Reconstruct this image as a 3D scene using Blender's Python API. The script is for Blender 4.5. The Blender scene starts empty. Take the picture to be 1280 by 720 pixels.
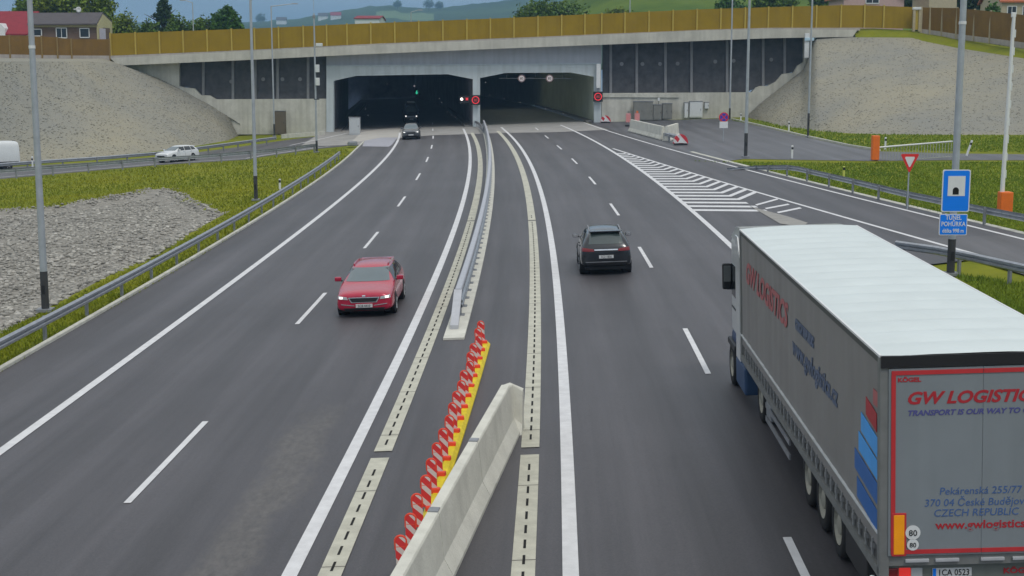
import bpy, bmesh, math, random
import numpy as np
from mathutils import Vector, Matrix, noise as mnoise
from mathutils.bvhtree import BVHTree

random.seed(7)
rng = np.random.default_rng(7)
sc = bpy.context.scene
COL = sc.collection
R = math.radians

# ------------------------------------------------------------------ camera, sky, sun, exposure
FPX, CAMH, PITCH, KX = 1790.0, 7.75, R(9.0), 0.037     # focal length in photo pixels, camera height, pitch, road crossfall
cam_d = bpy.data.cameras.new('camera')
cam_d.sensor_width = 36.0
cam_d.lens = FPX / 1280.0 * 36.0
cam_d.clip_start = 0.5
cam_d.clip_end = 9000.0
cam = bpy.data.objects.new('camera', cam_d)
COL.objects.link(cam)
cam.location = (0, 0, CAMH)
cam.rotation_euler = (math.pi / 2 - PITCH, 0, 0)
sc.camera = cam

SUN_EL, SUN_AZ = R(58), R(150)          # azimuth clockwise from +Y: behind the camera, to the right
w = bpy.data.worlds.new('World')
sc.world = w
w.use_nodes = True
wn, wl = w.node_tree.nodes, w.node_tree.links
wn.clear()
sky = wn.new('ShaderNodeTexSky')
sky.sky_type = 'NISHITA'
sky.sun_disc = False
sky.sun_elevation = SUN_EL
sky.sun_rotation = SUN_AZ
sky.air_density = 1.2
sky.dust_density = 1.5
tc = wn.new('ShaderNodeTexCoord')
mp = wn.new('ShaderNodeMapping'); mp.inputs['Scale'].default_value = (1.0, 1.0, 9.0)
nz = wn.new('ShaderNodeTexNoise'); nz.inputs['Scale'].default_value = 3.2; nz.inputs['Detail'].default_value = 6
cr = wn.new('ShaderNodeValToRGB')
cr.color_ramp.elements[0].position = 0.36; cr.color_ramp.elements[0].color = (1.15, 2.0, 3.2, 1)
cr.color_ramp.elements[1].position = 0.66; cr.color_ramp.elements[1].color = (2.15, 3.0, 4.0, 1)
# the overcast deck is brighter towards the zenith than in the dull band above the hills
sx = wn.new('ShaderNodeSeparateXYZ')
zr = wn.new('ShaderNodeMapRange'); zr.inputs['From Min'].default_value = 0.03; zr.inputs['From Max'].default_value = 0.55
zr.inputs['To Min'].default_value = 0.0; zr.inputs['To Max'].default_value = 1.0
up = wn.new('ShaderNodeMix'); up.data_type = 'RGBA'
up.inputs[7].default_value = (7.6, 7.75, 7.7, 1)
mx = wn.new('ShaderNodeMix'); mx.data_type = 'RGBA'; mx.inputs[0].default_value = 0.85
bg = wn.new('ShaderNodeBackground'); bg.inputs['Strength'].default_value = 0.12
wo = wn.new('ShaderNodeOutputWorld')
wl.new(tc.outputs['Generated'], mp.inputs['Vector']); wl.new(mp.outputs['Vector'], nz.inputs['Vector'])
wl.new(nz.outputs['Fac'], cr.inputs['Fac'])
wl.new(tc.outputs['Generated'], sx.inputs['Vector']); wl.new(sx.outputs['Z'], zr.inputs['Value'])
wl.new(zr.outputs['Result'], up.inputs[0]); wl.new(cr.outputs['Color'], up.inputs[6])
wl.new(sky.outputs['Color'], mx.inputs[6]); wl.new(up.outputs[2], mx.inputs[7])
wl.new(mx.outputs[2], bg.inputs['Color']); wl.new(bg.outputs['Background'], wo.inputs['Surface'])

sun_d = bpy.data.lights.new('sun', 'SUN')
sun_d.energy = 1.1
sun_d.angle = R(14)
sun_d.color = (1.0, 0.96, 0.9)
sun = bpy.data.objects.new('sun', sun_d)
COL.objects.link(sun)
D = Vector((math.sin(SUN_AZ) * math.cos(SUN_EL), math.cos(SUN_AZ) * math.cos(SUN_EL), math.sin(SUN_EL)))
sun.rotation_euler = D.to_track_quat('Z', 'Y').to_euler()

vs = sc.view_settings
vs.view_transform = 'Standard'; vs.look = 'None'; vs.gamma = 1.0; vs.use_curve_mapping = False
vs.exposure = 0.0
sc.cycles.max_bounces = 6
sc.cycles.volume_bounces = 1

# ------------------------------------------------------------------ measuring: photo pixel -> point of the place
CP, SP = math.cos(PITCH), math.sin(PITCH)
def pdir(px, py):
    dx, dv = (px - 640.0) / FPX, (360.0 - py) / FPX
    return Vector((dx, CP + dv * SP, -SP + dv * CP))
def G(px, py, z=0.0):                     # on the (cross-sloped) ground, or z above it
    d = pdir(px, py)
    t = (CAMH - z) / (KX * d.x - d.z)
    return Vector((0, 0, CAMH)) + d * t
def V(px, py, Y):                         # at distance Y
    d = pdir(px, py)
    return Vector((0, 0, CAMH)) + d * (Y / d.y)
def zg(x, y=0.0):
    return KX * max(-75.0, min(75.0, x))

# ------------------------------------------------------------------ objects: things, parts, meshes
def thing(name, label, cat, loc=(0, 0, 0), rot=(0, 0, 0), group=None):
    o = bpy.data.objects.new(name, None)
    COL.objects.link(o)
    o.empty_display_size = 0.3
    o.location = loc; o.rotation_euler = rot
    o['label'] = label; o['category'] = cat
    if group: o['group'] = group
    return o
def tag(o, label, cat, group=None):
    o['label'] = label; o['category'] = cat
    if group: o['group'] = group
    return o
def struct(o, kind='structure'):
    o['kind'] = kind
    return o
def dup(root, loc, rot=None, label=None):
    r = root.copy(); COL.objects.link(r); r.location = loc
    if rot is not None: r.rotation_euler = rot
    if label: r['label'] = label
    for ch in list(root.children):
        c = ch.copy(); COL.objects.link(c); c.parent = r
        for g in list(ch.children):
            d = g.copy(); COL.objects.link(d); d.parent = c
    return r

class MB:
    def __init__(s):
        s.v, s.f, s.m, s.uv = [], [], [], None
    def add(s, verts, faces, mi=0):
        n = len(s.v)
        s.v += [tuple(p) for p in verts]
        s.f += [tuple(i + n for i in f) for f in faces]
        s.m += [mi] * len(faces)
        return s
    def box(s, c, size, rz=0.0, mi=0, taper=1.0):
        x, y, z = size[0] / 2, size[1] / 2, size[2] / 2
        ca, sa = math.cos(rz), math.sin(rz)
        vs_ = []
        for dz, t in ((-z, 1.0), (z, taper)):
            for dx, dy in ((-x, -y), (x, -y), (x, y), (-x, y)):
                vs_.append((c[0] + dx * t * ca - dy * t * sa, c[1] + dx * t * sa + dy * t * ca, c[2] + dz))
        return s.add(vs_, [(3, 2, 1, 0), (4, 5, 6, 7), (0, 1, 5, 4), (1, 2, 6, 5), (2, 3, 7, 6), (3, 0, 4, 7)], mi)
    def rbox(s, c, size, r=0.03, mi=0):     # box with bevelled edges
        bm = bmesh.new()
        bmesh.ops.create_cube(bm, size=1.0)
        for v in bm.verts: v.co = Vector((v.co.x * size[0], v.co.y * size[1], v.co.z * size[2]))
        bmesh.ops.bevel(bm, geom=list(bm.edges), offset=min(r, min(size) * 0.45), segments=2, affect='EDGES', profile=0.6)
        bm.verts.index_update()
        s.add([v.co + Vector(c) for v in bm.verts], [[v.index for v in f.verts] for f in bm.faces], mi)
        bm.free(); return s
    def tube(s, p0, p1, r0, r1=None, n=10, mi=0):
        r1 = r0 if r1 is None else r1
        p0, p1 = Vector(p0), Vector(p1)
        q = (p1 - p0).to_track_quat('Z', 'Y')
        vs_ = []
        for p, r in ((p0, r0), (p1, r1)):
            for i in range(n):
                a = 2 * math.pi * i / n
                vs_.append(p + q @ Vector((r * math.cos(a), r * math.sin(a), 0)))
        fs = [(i, (i + 1) % n, n + (i + 1) % n, n + i) for i in range(n)]
        fs += [tuple(reversed(range(n))), tuple(range(n, 2 * n))]
        return s.add(vs_, fs, mi)
    def lathe(s, prof, c, axis='X', n=20, mi=0):       # prof: (along axis, radius), closed ring profile
        vs_, k = [], len(prof)
        for i in range(n):
            a = 2 * math.pi * i / n
            for t, r in prof:
                u, v_ = r * math.cos(a), r * math.sin(a)
                p = {'X': (t, u, v_), 'Y': (u, t, v_), 'Z': (u, v_, t)}[axis]
                vs_.append((c[0] + p[0], c[1] + p[1], c[2] + p[2]))
        fs = []
        for i in range(n):
            j = (i + 1) % n
            for q in range(k - 1):
                fs.append((i * k + q, i * k + q + 1, j * k + q + 1, j * k + q))
        return s.add(vs_, fs, mi)
    def prism(s, poly, ext, mi=0):                     # poly: 3D points, extruded by vector
        n = len(poly); e = Vector(ext)
        vs_ = [Vector(p) for p in poly] + [Vector(p) + e for p in poly]
        fs = [tuple(range(n)), tuple(reversed(range(n, 2 * n)))]
        fs += [(i, n + i, n + (i + 1) % n, (i + 1) % n) for i in range(n)]
        return s.add(vs_, fs, mi)
    def sweep(s, prof, path, closed=True, caps=True, mi=0):   # prof: (sideways to the right, up); path: 3D points
        P = [Vector(p) for p in path]; k = len(prof)
        vs_ = []
        for i, p in enumerate(P):
            t = (P[min(i + 1, len(P) - 1)] - P[max(i - 1, 0)])
            t.z = 0; t.normalize()
            rgt = Vector((t.y, -t.x, 0))
            for a, b in prof: vs_.append(p + rgt * a + Vector((0, 0, b)))
        fs = []
        for i in range(len(P) - 1):
            for q in range(k if closed else k - 1):
                q2 = (q + 1) % k
                fs.append((i * k + q, i * k + q2, (i + 1) * k + q2, (i + 1) * k + q))
        if caps and closed:
            fs.append(tuple(range(k))); fs.append(tuple(reversed(range((len(P) - 1) * k, len(P) * k))))
        return s.add(vs_, fs, mi)
    def build(s, name, mats, parent=None, origin=(0, 0, 0), smooth=False, fix=True):
        me = bpy.data.meshes.new(name)
        o_ = Vector(origin)
        vv = [(p[0] - o_.x, p[1] - o_.y, p[2] - o_.z) for p in s.v]
        me.from_pydata(vv, [], s.f)
        for mt in (mats if isinstance(mats, (list, tuple)) else [mats]): me.materials.append(mt)
        if any(s.m): me.polygons.foreach_set('material_index', s.m)
        if fix:
            bm = bmesh.new(); bm.from_mesh(me)
            bmesh.ops.recalc_face_normals(bm, faces=bm.faces)
            bm.to_mesh(me); bm.free()
        if smooth: me.polygons.foreach_set('use_smooth', [True] * len(me.polygons))
        me.update()
        o = bpy.data.objects.new(name, me)
        COL.objects.link(o)
        if parent is not None: o.parent = parent
        else: o.location = o_
        return o

def text(name, s, size, mat, parent, M, shear=0.0, ext=0.003, bold=0.0, sx=1.0, align='LEFT'):
    cu = bpy.data.curves.new(name, 'FONT')
    cu.body = s; cu.size = size; cu.extrude = ext; cu.shear = shear; cu.offset = bold
    cu.align_x = align; cu.resolution_u = 3
    t = bpy.data.objects.new(name, cu); COL.objects.link(t)
    dg = bpy.context.evaluated_depsgraph_get()
    me = bpy.data.meshes.new_from_object(t.evaluated_get(dg))
    bpy.data.objects.remove(t); bpy.data.curves.remove(cu)
    me.transform(M @ Matrix.Diagonal((sx, 1, 1, 1)))
    me.materials.clear(); me.materials.append(mat); me.name = name
    o = bpy.data.objects.new(name, me); COL.objects.link(o); o.parent = parent
    return o

# ------------------------------------------------------------------ materials
def mat(name, col, rough=0.7, metal=0.0, var=0.12, scale=3.0, col2=None, bump=0.0, bscale=40.0, spec=0.35, stretch=(1, 1, 1),
        detail=5.0, emit=None, coat=0.0, island=0.0, streak=0.0):
    m = bpy.data.materials.new(name); m.use_nodes = True
    n, l = m.node_tree.nodes, m.node_tree.links
    b = n['Principled BSDF']
    b.inputs['Roughness'].default_value = rough
    b.inputs['Metallic'].default_value = metal
    b.inputs['Specular IOR Level'].default_value = spec
    if coat: b.inputs['Coat Weight'].default_value = coat; b.inputs['Coat Roughness'].default_value = 0.08
    c1 = tuple(max(0, x * (1 - var)) for x in col) + (1,)
    c2 = (tuple(col2) if col2 else tuple(min(1, x * (1 + var)) for x in col)) + (1,)
    t = n.new('ShaderNodeTexCoord'); mpp = n.new('ShaderNodeMapping'); mpp.inputs['Scale'].default_value = stretch
    l.new(t.outputs['Object'], mpp.inputs['Vector'])
    no = n.new('ShaderNodeTexNoise'); no.inputs['Scale'].default_value = scale; no.inputs['Detail'].default_value = detail
    no.inputs['Roughness'].default_value = 0.62
    l.new(mpp.outputs['Vector'], no.inputs['Vector'])
    rp = n.new('ShaderNodeMapRange'); rp.inputs['From Min'].default_value = 0.3; rp.inputs['From Max'].default_value = 0.7
    l.new(no.outputs['Fac'], rp.inputs['Value'])
    mixn = n.new('ShaderNodeMix'); mixn.data_type = 'RGBA'
    mixn.inputs[6].default_value = c1; mixn.inputs[7].default_value = c2
    l.new(rp.outputs['Result'], mixn.inputs[0])
    out = mixn.outputs[2]
    if streak:                                        # rain streaks and grime running down
        m2 = n.new('ShaderNodeMapping'); m2.inputs['Scale'].default_value = (2.2, 2.2, 0.12)
        n2 = n.new('ShaderNodeTexNoise'); n2.inputs['Scale'].default_value = 1.0; n2.inputs['Detail'].default_value = 6
        l.new(t.outputs['Object'], m2.inputs['Vector']); l.new(m2.outputs['Vector'], n2.inputs['Vector'])
        r2 = n.new('ShaderNodeMapRange'); r2.inputs['From Min'].default_value = 0.42; r2.inputs['From Max'].default_value = 0.75
        r2.inputs['To Max'].default_value = streak; l.new(n2.outputs['Fac'], r2.inputs['Value'])
        mm = n.new('ShaderNodeMix'); mm.data_type = 'RGBA'; mm.inputs[7].default_value = (col[0] * .42, col[1] * .40, col[2] * .36, 1)
        l.new(r2.outputs['Result'], mm.inputs[0]); l.new(out, mm.inputs[6]); out = mm.outputs[2]
    if island:
        ge = n.new('ShaderNodeNewGeometry')
        h = n.new('ShaderNodeHueSaturation')
        mr = n.new('ShaderNodeMapRange'); mr.inputs['To Min'].default_value = 1 - island; mr.inputs['To Max'].default_value = 1 + island
        l.new(ge.outputs['Random Per Island'], mr.inputs['Value']); l.new(mr.outputs['Result'], h.inputs['Value'])
        l.new(out, h.inputs['Color']); out = h.outputs['Color']
    l.new(out, b.inputs['Base Color'])
    if bump:
        nb = n.new('ShaderNodeTexNoise'); nb.inputs['Scale'].default_value = bscale; nb.inputs['Detail'].default_value = 6
        l.new(mpp.outputs['Vector'], nb.inputs['Vector'])
        bu = n.new('ShaderNodeBump'); bu.inputs['Strength'].default_value = bump; bu.inputs['Distance'].default_value = 0.05
        l.new(nb.outputs['Fac'], bu.inputs['Height']); l.new(bu.outputs['Normal'], b.inputs['Normal'])
    if emit:
        b.inputs['Emission Color'].default_value = tuple(emit[:3]) + (1,)
        b.inputs['Emission Strength'].default_value = emit[3]
    return m

M = {}
M['marking'] = mat('white road paint', (.66, .66, .67), .6, var=.1, scale=3, bump=.15, bscale=60, col2=(.74, .74, .75))
M['markwide'] = M['marking']
M['drain'] = mat('pale drain concrete', (.50, .49, .41), .85, var=.16, scale=2.2, bump=.2, bscale=30, streak=0)
M['slot'] = mat('dark slot opening', (.012, .012, .012), .9)
M['concrete'] = mat('weathered concrete', (.55, .54, .48), .88, var=.14, scale=.9, bump=.2, bscale=9, streak=.38)
M['concrete_lt'] = mat('pale precast concrete', (.56, .555, .49), .85, var=.13, scale=1.6, bump=.2, bscale=16, streak=.4)
M['precast'] = mat('precast barrier concrete', (.64, .63, .56), .85, var=.13, scale=1.6, bump=.2, bscale=18, streak=.14)
M['pave'] = mat('concrete pavement', (.31, .30, .285), .9, var=.16, scale=.6, bump=.1, bscale=25)
M['deckc'] = mat('bridge fascia concrete', (.52, .505, .44), .85, var=.14, scale=.5, bump=.15, bscale=8, streak=.25)
M['capc'] = mat('pinkish parapet concrete', (.40, .36, .33), .88, var=.15, scale=.7, streak=.3)
M['portal'] = mat('blue grey coated portal', (.52, .575, .595), .6, var=.06, scale=.7, streak=.25)
M['portal_hi'] = mat('lilac grey coated lintel', (.46, .48, .53), .6, var=.06, scale=.5, streak=.25)
M['tunnel'] = mat('dimmed tunnel lining', (.26, .24, .26), .85, var=.3, scale=.4)  # dimness of the left tube put into the lining colour
M['panel'] = mat('dark absorbing panel', (.075, .075, .082), .85, var=.35, scale=1.1, bump=.4, bscale=12, detail=8)
M['column'] = mat('grey steel column', (.22, .22, .23), .6, var=.1, scale=2)
M['galv'] = mat('galvanised steel', (.40, .42, .45), .42, metal=.75, var=.16, scale=4, spec=.5)
M['galv_dull'] = mat('dull galvanised steel', (.30, .31, .33), .55, metal=.55, var=.2, scale=3, spec=.5)
M['pole'] = mat('galvanised pole', (.42, .45, .48), .5, metal=.35, var=.1, scale=3)
M['polebase'] = mat('dark coated pole foot', (.05, .05, .052), .6, var=.15)
M['white'] = mat('white paint', (.72, .73, .73), .45, var=.04, spec=.5)
M['whitebox'] = mat('white enamel', (.66, .68, .68), .5, var=.05)
M['cab_grey'] = mat('grey cabinet', (.21, .21, .19), .6, var=.12, scale=2)
M['silver'] = mat('silver cabinet', (.52, .54, .55), .5, metal=.3, var=.05)
M['orange'] = mat('orange paint', (.80, .17, .02), .5, var=.08)
M['red'] = mat('red reflective sheet', (.70, .035, .03), .45, var=.08)
M['redo'] = mat('orange red rim', (.82, .07, .03), .45, var=.05)
M['beaconw'] = mat('white reflective sheet', (.66, .58, .56), .5, var=.1)
M['yellow'] = mat('yellow rubber', (.72, .56, .02), .6, var=.18, scale=5)
M['black'] = mat('black plastic', (.018, .018, .02), .5, var=.1)
M['rubber'] = mat('tyre rubber', (.022, .022, .023), .8, var=.15)
M['rim'] = mat('alloy rim', (.42, .43, .44), .4, metal=.7, var=.1)
M['glass'] = mat('tinted glass', (.02, .026, .03), .06, var=.05, spec=.7)
M['screen'] = mat('windscreen with sky tint', (.10, .135, .15), .10, var=.05, spec=.9)  # sky reflection put into the base colour, paler than the plain glass
M['chrome'] = mat('chrome', (.75, .76, .78), .2, metal=.9, var=.03)
M['plate'] = mat('number plate', (.62, .63, .63), .5, var=.03)
M['lamp_w'] = mat('lit headlamp', (.8, .8, .8), .2, emit=(1, .95, .88, 1.6))
M['lamp_off'] = mat('clear lamp', (.45, .47, .48), .15, var=.1)
M['lamp_r'] = mat('red tail lamp', (.20, .012, .015), .2, var=.1, coat=.5)
M['lamp_ron'] = mat('lit red tail lamp', (.5, .02, .02), .3, emit=(1, .05, .04, .4))
M['bluesign'] = mat('blue sign sheet', (.004, .22, .90), .4, var=.03)
M['signback'] = mat('grey sign back', (.35, .36, .37), .5, metal=.4)
M['led_red'] = mat('red led', (.2, .01, .01), .5, emit=(1, .05, .07, .85))
M['led_white'] = mat('white led', (.5, .5, .5), .5, emit=(1, .8, .7, 3.0))
M['led_green'] = mat('green led', (.02, .2, .1), .5, emit=(.05, .8, .45, .7))
M['led_dim'] = mat('dim marker lamp', (.3, .3, .3), .5, emit=(.8, .75, .8, .22))
M['bark'] = mat('bark', (.09, .065, .045), .9, var=.3, scale=6, bump=.4, bscale=12)

def asphalt(name, base, patch=False):
    m = bpy.data.materials.new(name); m.use_nodes = True
    n, l = m.node_tree.nodes, m.node_tree.links
    b = n['Principled BSDF']; b.inputs['Roughness'].default_value = .52; b.inputs['Specular IOR Level'].default_value = .5
    t = n.new('ShaderNodeTexCoord')
    def noise(sc_, st, vec, det=5, rgh=.6):
        q = n.new('ShaderNodeMapping'); q.inputs['Scale'].default_value = st
        x = n.new('ShaderNodeTexNoise'); x.inputs['Scale'].default_value = sc_; x.inputs['Detail'].default_value = det; x.inputs['Roughness'].default_value = rgh
        l.new(vec, q.inputs['Vector']); l.new(q.outputs['Vector'], x.inputs['Vector']); return x.outputs['Fac']
    def rng_(v, a, c, lo, hi):
        x = n.new('ShaderNodeMapRange'); x.inputs['From Min'].default_value = a; x.inputs['From Max'].default_value = c
        x.inputs['To Min'].default_value = lo; x.inputs['To Max'].default_value = hi; l.new(v, x.inputs['Value']); return x.outputs['Result']
    def mul(a, c):
        x = n.new('ShaderNodeMath'); x.operation = 'MULTIPLY'; l.new(a, x.inputs[0])
        if isinstance(c, float): x.inputs[1].default_value = c
        else: l.new(c, x.inputs[1])
        return x.outputs[0]
    uv = t.outputs['UV']; ob = t.outputs['Object']
    f1 = rng_(noise(1.0, (1.15, .03, 1), uv, 4, .7), .28, .72, .68, 1.32)     # long streaks along the lanes
    f2 = rng_(noise(.10, (1, 1, 1), ob, 4), .3, .7, .84, 1.14)
    f3 = rng_(noise(26, (1, 1, 1), ob, 3, .7), .25, .75, .72, 1.28)          # aggregate
    su = n.new('ShaderNodeSeparateXYZ'); l.new(uv, su.inputs['Vector'])
    wt = n.new('ShaderNodeMath'); wt.operation = 'MULTIPLY'; wt.inputs[1].default_value = 2 * math.pi / 1.78; l.new(su.outputs['X'], wt.inputs[0])
    wc = n.new('ShaderNodeMath'); wc.operation = 'COSINE'; l.new(wt.outputs[0], wc.inputs[0])
    f4 = rng_(wc.outputs[0], -1, 1, .91, 1.09)                               # wheel tracks
    f5 = rng_(noise(.9, (1, .3, 1), ob, 6, .75), .58, .74, 1.0, .78)         # drips and dark stains
    v = mul(mul(mul(f1, f2), f3), mul(f4, f5))
    col = n.new('ShaderNodeMix'); col.data_type = 'RGBA'; col.blend_type = 'MULTIPLY'; col.inputs[0].default_value = 1
    col.inputs[6].default_value = tuple(base) + (1,)
    cmb = n.new('ShaderNodeCombineColor')
    for i in range(3): l.new(v, cmb.inputs[i])
    l.new(cmb.outputs[0], col.inputs[7])
    out = col.outputs[2]
    if patch:      # a rough, worn strip in the fast lane of the left carriageway
        s = n.new('ShaderNodeSeparateXYZ'); l.new(uv, s.inputs['Vector'])
        nn = noise(1.6, (1, .35, 1), ob, 6, .7)
        def band(v_, a, c):
            d1 = n.new('ShaderNodeMath'); d1.operation = 'SUBTRACT'; l.new(v_, d1.inputs[0]); d1.inputs[1].default_value = a
            d2 = n.new('ShaderNodeMath'); d2.operation = 'ABSOLUTE'; l.new(d1.outputs[0], d2.inputs[0])
            d3 = n.new('ShaderNodeMath'); d3.operation = 'SUBTRACT'; d3.inputs[0].default_value = c; l.new(d2.outputs[0], d3.inputs[1]); return d3.outputs[0]
        bu_, bv_ = band(s.outputs['X'], -1.15, .62), band(s.outputs['Y'], 16.0, 17.0)
        sv = n.new('ShaderNodeMath'); sv.operation = 'MULTIPLY'; l.new(bv_, sv.inputs[0]); sv.inputs[1].default_value = .12
        mn = n.new('ShaderNodeMath'); mn.operation = 'MINIMUM'; l.new(bu_, mn.inputs[0]); l.new(sv.outputs[0], mn.inputs[1])
        ad = n.new('ShaderNodeMath'); ad.operation = 'ADD'; l.new(mn.outputs[0], ad.inputs[0]); l.new(rng_(nn, 0, 1, -.65, .65), ad.inputs[1])
        fac = rng_(ad.outputs[0], 0, .35, 0, .85)
        pm = n.new('ShaderNodeMix'); pm.data_type = 'RGBA'; l.new(fac, pm.inputs[0]); l.new(out, pm.inputs[6])
        pn = n.new('ShaderNodeMix'); pn.data_type = 'RGBA'; pn.inputs[6].default_value = (.066, .061, .059, 1); pn.inputs[7].default_value = (.138, .127, .119, 1)
        l.new(rng_(noise(9, (1, .5, 1), ob, 4, .7), .3, .7, 0, 1), pn.inputs[0]); l.new(pn.outputs[2], pm.inputs[7])
        out = pm.outputs[2]
    l.new(out, b.inputs['Base Color'])
    bm_ = n.new('ShaderNodeBump'); bm_.inputs['Strength'].default_value = .25; bm_.inputs['Distance'].default_value = .01
    l.new(noise(60, (1, 1, 1), ob, 3), bm_.inputs['Height']); l.new(bm_.outputs['Normal'], b.inputs['Normal'])
    return m
M['asphalt'] = asphalt('asphalt', (.069, .065, .071), True)
M['asphalt_ramp'] = asphalt('slip road asphalt', (.088, .084, .088))
M['asphalt_yard'] = asphalt('yard asphalt', (.098, .098, .108))

def greens(name, a, b_, sc_=.5, island=.25, rough=.75):
    return mat(name, a, rough, var=.1, col2=b_, scale=sc_, island=island, spec=.2, detail=4)
M['soil'] = mat('turf and soil', (.16, .20, .014), .95, var=.22, scale=.25, col2=(.24, .245, .022), bump=.5, bscale=14, spec=.1)
M['grass'] = greens('grass blades', (.155, .21, .012), (.285, .285, .018), .12, .14)
M['grass_r'] = greens('greener grass blades', (.115, .195, .016), (.20, .26, .022), .12, .14)
M['stone'] = mat('basin stones', (.35, .335, .30), .85, var=.2, scale=.3, island=.36, spec=.2)
M['stonebed'] = mat('basin bed', (.26, .245, .215), .95, var=.3, scale=3, bump=.6, bscale=10)
M['rubble_bed'] = mat('rubble slope', (.275, .275, .25), .95, var=.12, scale=.09, col2=(.325, .30, .225), bump=.45, bscale=5.0, detail=9, spec=.1)
M['rubble'] = mat('rubble', (.29, .285, .255), .9, var=.1, scale=.09, col2=(.335, .305, .235), island=.22, spec=.15)

# ------------------------------------------------------------------ the lines of the road, as X over Y
class Line:
    def __init__(s, pts, deg=3, z=0.0):
        P = [G(px, py, z) for px, py in pts]
        Y = np.array([p.y for p in P]); X = np.array([p.x for p in P])
        s.y0, s.y1 = Y.min(), Y.max()
        s.c = np.polyfit((Y - 90) / 60, X, deg)
    def raw(s, y): return float(np.polyval(s.c, (y - 90) / 60))
    def __call__(s, y):
        if y < s.y0: return s.raw(s.y0) + (y - s.y0) * (s.raw(s.y0 + 6) - s.raw(s.y0)) / 6
        if y > s.y1: return s.raw(s.y1) + (y - s.y1) * (s.raw(s.y1) - s.raw(s.y1 - 6)) / 6
        return s.raw(y)
def off(fn, d): return lambda y: fn(y) + d

LL = Line([(0, 567), (94, 496), (115, 480), (320, 333), (380, 282), (416, 258), (441, 237), (461, 219), (477, 203), (494, 181), (500, 166)])
LR = Line([(355, 720), (530, 405), (542, 346), (559, 302), (569, 279), (578, 253), (584, 231), (587.6, 214), (588.6, 196), (585.7, 181), (581, 165)])
DL = Line([(411, 720), (474, 573), (542, 422), (564, 347), (577, 310), (589, 276), (596, 247), (600, 221.6), (600.6, 204), (597, 183), (591.5, 169)])
DR = Line([(653, 720), (658, 655), (662, 569), (664, 559), (668, 435), (668, 360), (667, 322), (665, 275), (660.5, 241), (654.7, 220), (646, 196), (635, 179), (625.5, 167)])
RL = Line([(713, 720), (709, 560), (702.5, 432), (692.5, 335), (685, 274), (674, 233), (660.5, 200), (645, 177), (631, 163)])
RR = Line([(1158, 560), (920, 315), (855, 255), (805, 215), (760, 186), (730, 170), (697.5, 155)])
RI = Line([(760, 185), (815, 199), (880, 220), (943, 240), (1000, 257.5), (1067, 277), (1135, 295), (1185, 307.5), (1280, 332.5)], 2)
RO = Line([(727, 152), (765, 166), (820, 181), (892, 201), (960, 220), (1000, 230), (1060, 245), (1120, 259), (1175, 274), (1280, 299)])
DSL = Line([(260, 527), (155, 633), (408, 363), (372, 403), (475, 288), (458, 306), (510, 242.6), (500, 255), (527, 213), (536.4, 194), (540, 178.6), (541.5, 166)])
DSR = Line([(985, 672), (852, 408), (886, 466), (795, 305), (813, 333), (762, 252), (773, 267), (735, 219), (743, 228), (712, 196), (718, 203), (695, 180.5)])
KL = Line([(0, 466), (75, 420), (130, 390), (200, 351), (282, 301), (320, 275), (362.6, 250), (403, 223.5), (425.6, 205), (444, 189)])
MBR = Line([(586, 424), (601, 347), (615, 285), (619, 260), (620.6, 227.5), (617.7, 196), (613, 169), (607, 155.5)])
YP = 177.0

def strip(mb, fl, fr, y0, y1, dz, step=2.0, mi=0):
    n = max(1, int(round(abs(y1 - y0) / step)))
    vs_ = []
    for i in range(n + 1):
        y = y0 + (y1 - y0) * i / n
        for x in (fl(y), fr(y)): vs_.append((x, y, zg(x) + dz))
    return mb.add(vs_, [(2 * i, 2 * i + 1, 2 * i + 3, 2 * i + 2) for i in range(n)], mi)
def sheet(name, pts, m, dz):                     # flat polygon lying on the ground, from photo pixels
    P = [G(px, py) for px, py in pts]
    bm = bmesh.new()
    vs_ = [bm.verts.new((p.x, p.y, 0)) for p in P]
    bm.faces.new(vs_)
    bmesh.ops.triangulate(bm, faces=bm.faces)
    for v in bm.verts: v.co.z = zg(v.co.x) + dz
    bmesh.ops.recalc_face_normals(bm, faces=bm.faces)
    for f in bm.faces:
        if f.normal.z < 0: f.normal_flip()
    me = bpy.data.meshes.new(name); bm.to_mesh(me); bm.free()
    uv = me.uv_layers.new(name='UVMap')
    for lp in me.loops:
        c = me.vertices[lp.vertex_index].co; uv.data[lp.index].uv = (c.x, c.y)
    me.materials.append(m)
    o = bpy.data.objects.new(name, me); COL.objects.link(o); return struct(o)

# ---- ground: one sheet to the foot of the hills, with the stone basin sunk into it
BASIN_PX = [(-560, 705), (-260, 551), (0, 415), (60, 384), (130, 346), (190, 321), (280, 266), (258, 256), (230, 241), (205, 234), (180, 235), (160, 240), (100, 250), (60, 256), (0, 260), (-260, 272), (-760, 300)]
BASIN = [(G(px, py).x, G(px, py).y) for px, py in BASIN_PX]
def inpoly(x, y, P):
    c = False; j = len(P) - 1
    for i in range(len(P)):
        if (P[i][1] > y) != (P[j][1] > y) and x < (P[j][0] - P[i][0]) * (y - P[i][1]) / (P[j][1] - P[i][1]) + P[i][0]: c = not c
        j = i
    return c
def polydist(x, y, P):
    best = 1e9
    for i in range(len(P)):
        ax, ay = P[i - 1]; bx, by = P[i]
        dx, dy = bx - ax, by - ay
        t = max(0, min(1, ((x - ax) * dx + (y - ay) * dy) / (dx * dx + dy * dy + 1e-9)))
        best = min(best, math.hypot(x - ax - t * dx, y - ay - t * dy))
    return best
BX0, BX1 = min(p[0] for p in BASIN), max(p[0] for p in BASIN)
BY0, BY1 = min(p[1] for p in BASIN), max(p[1] for p in BASIN)
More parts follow.
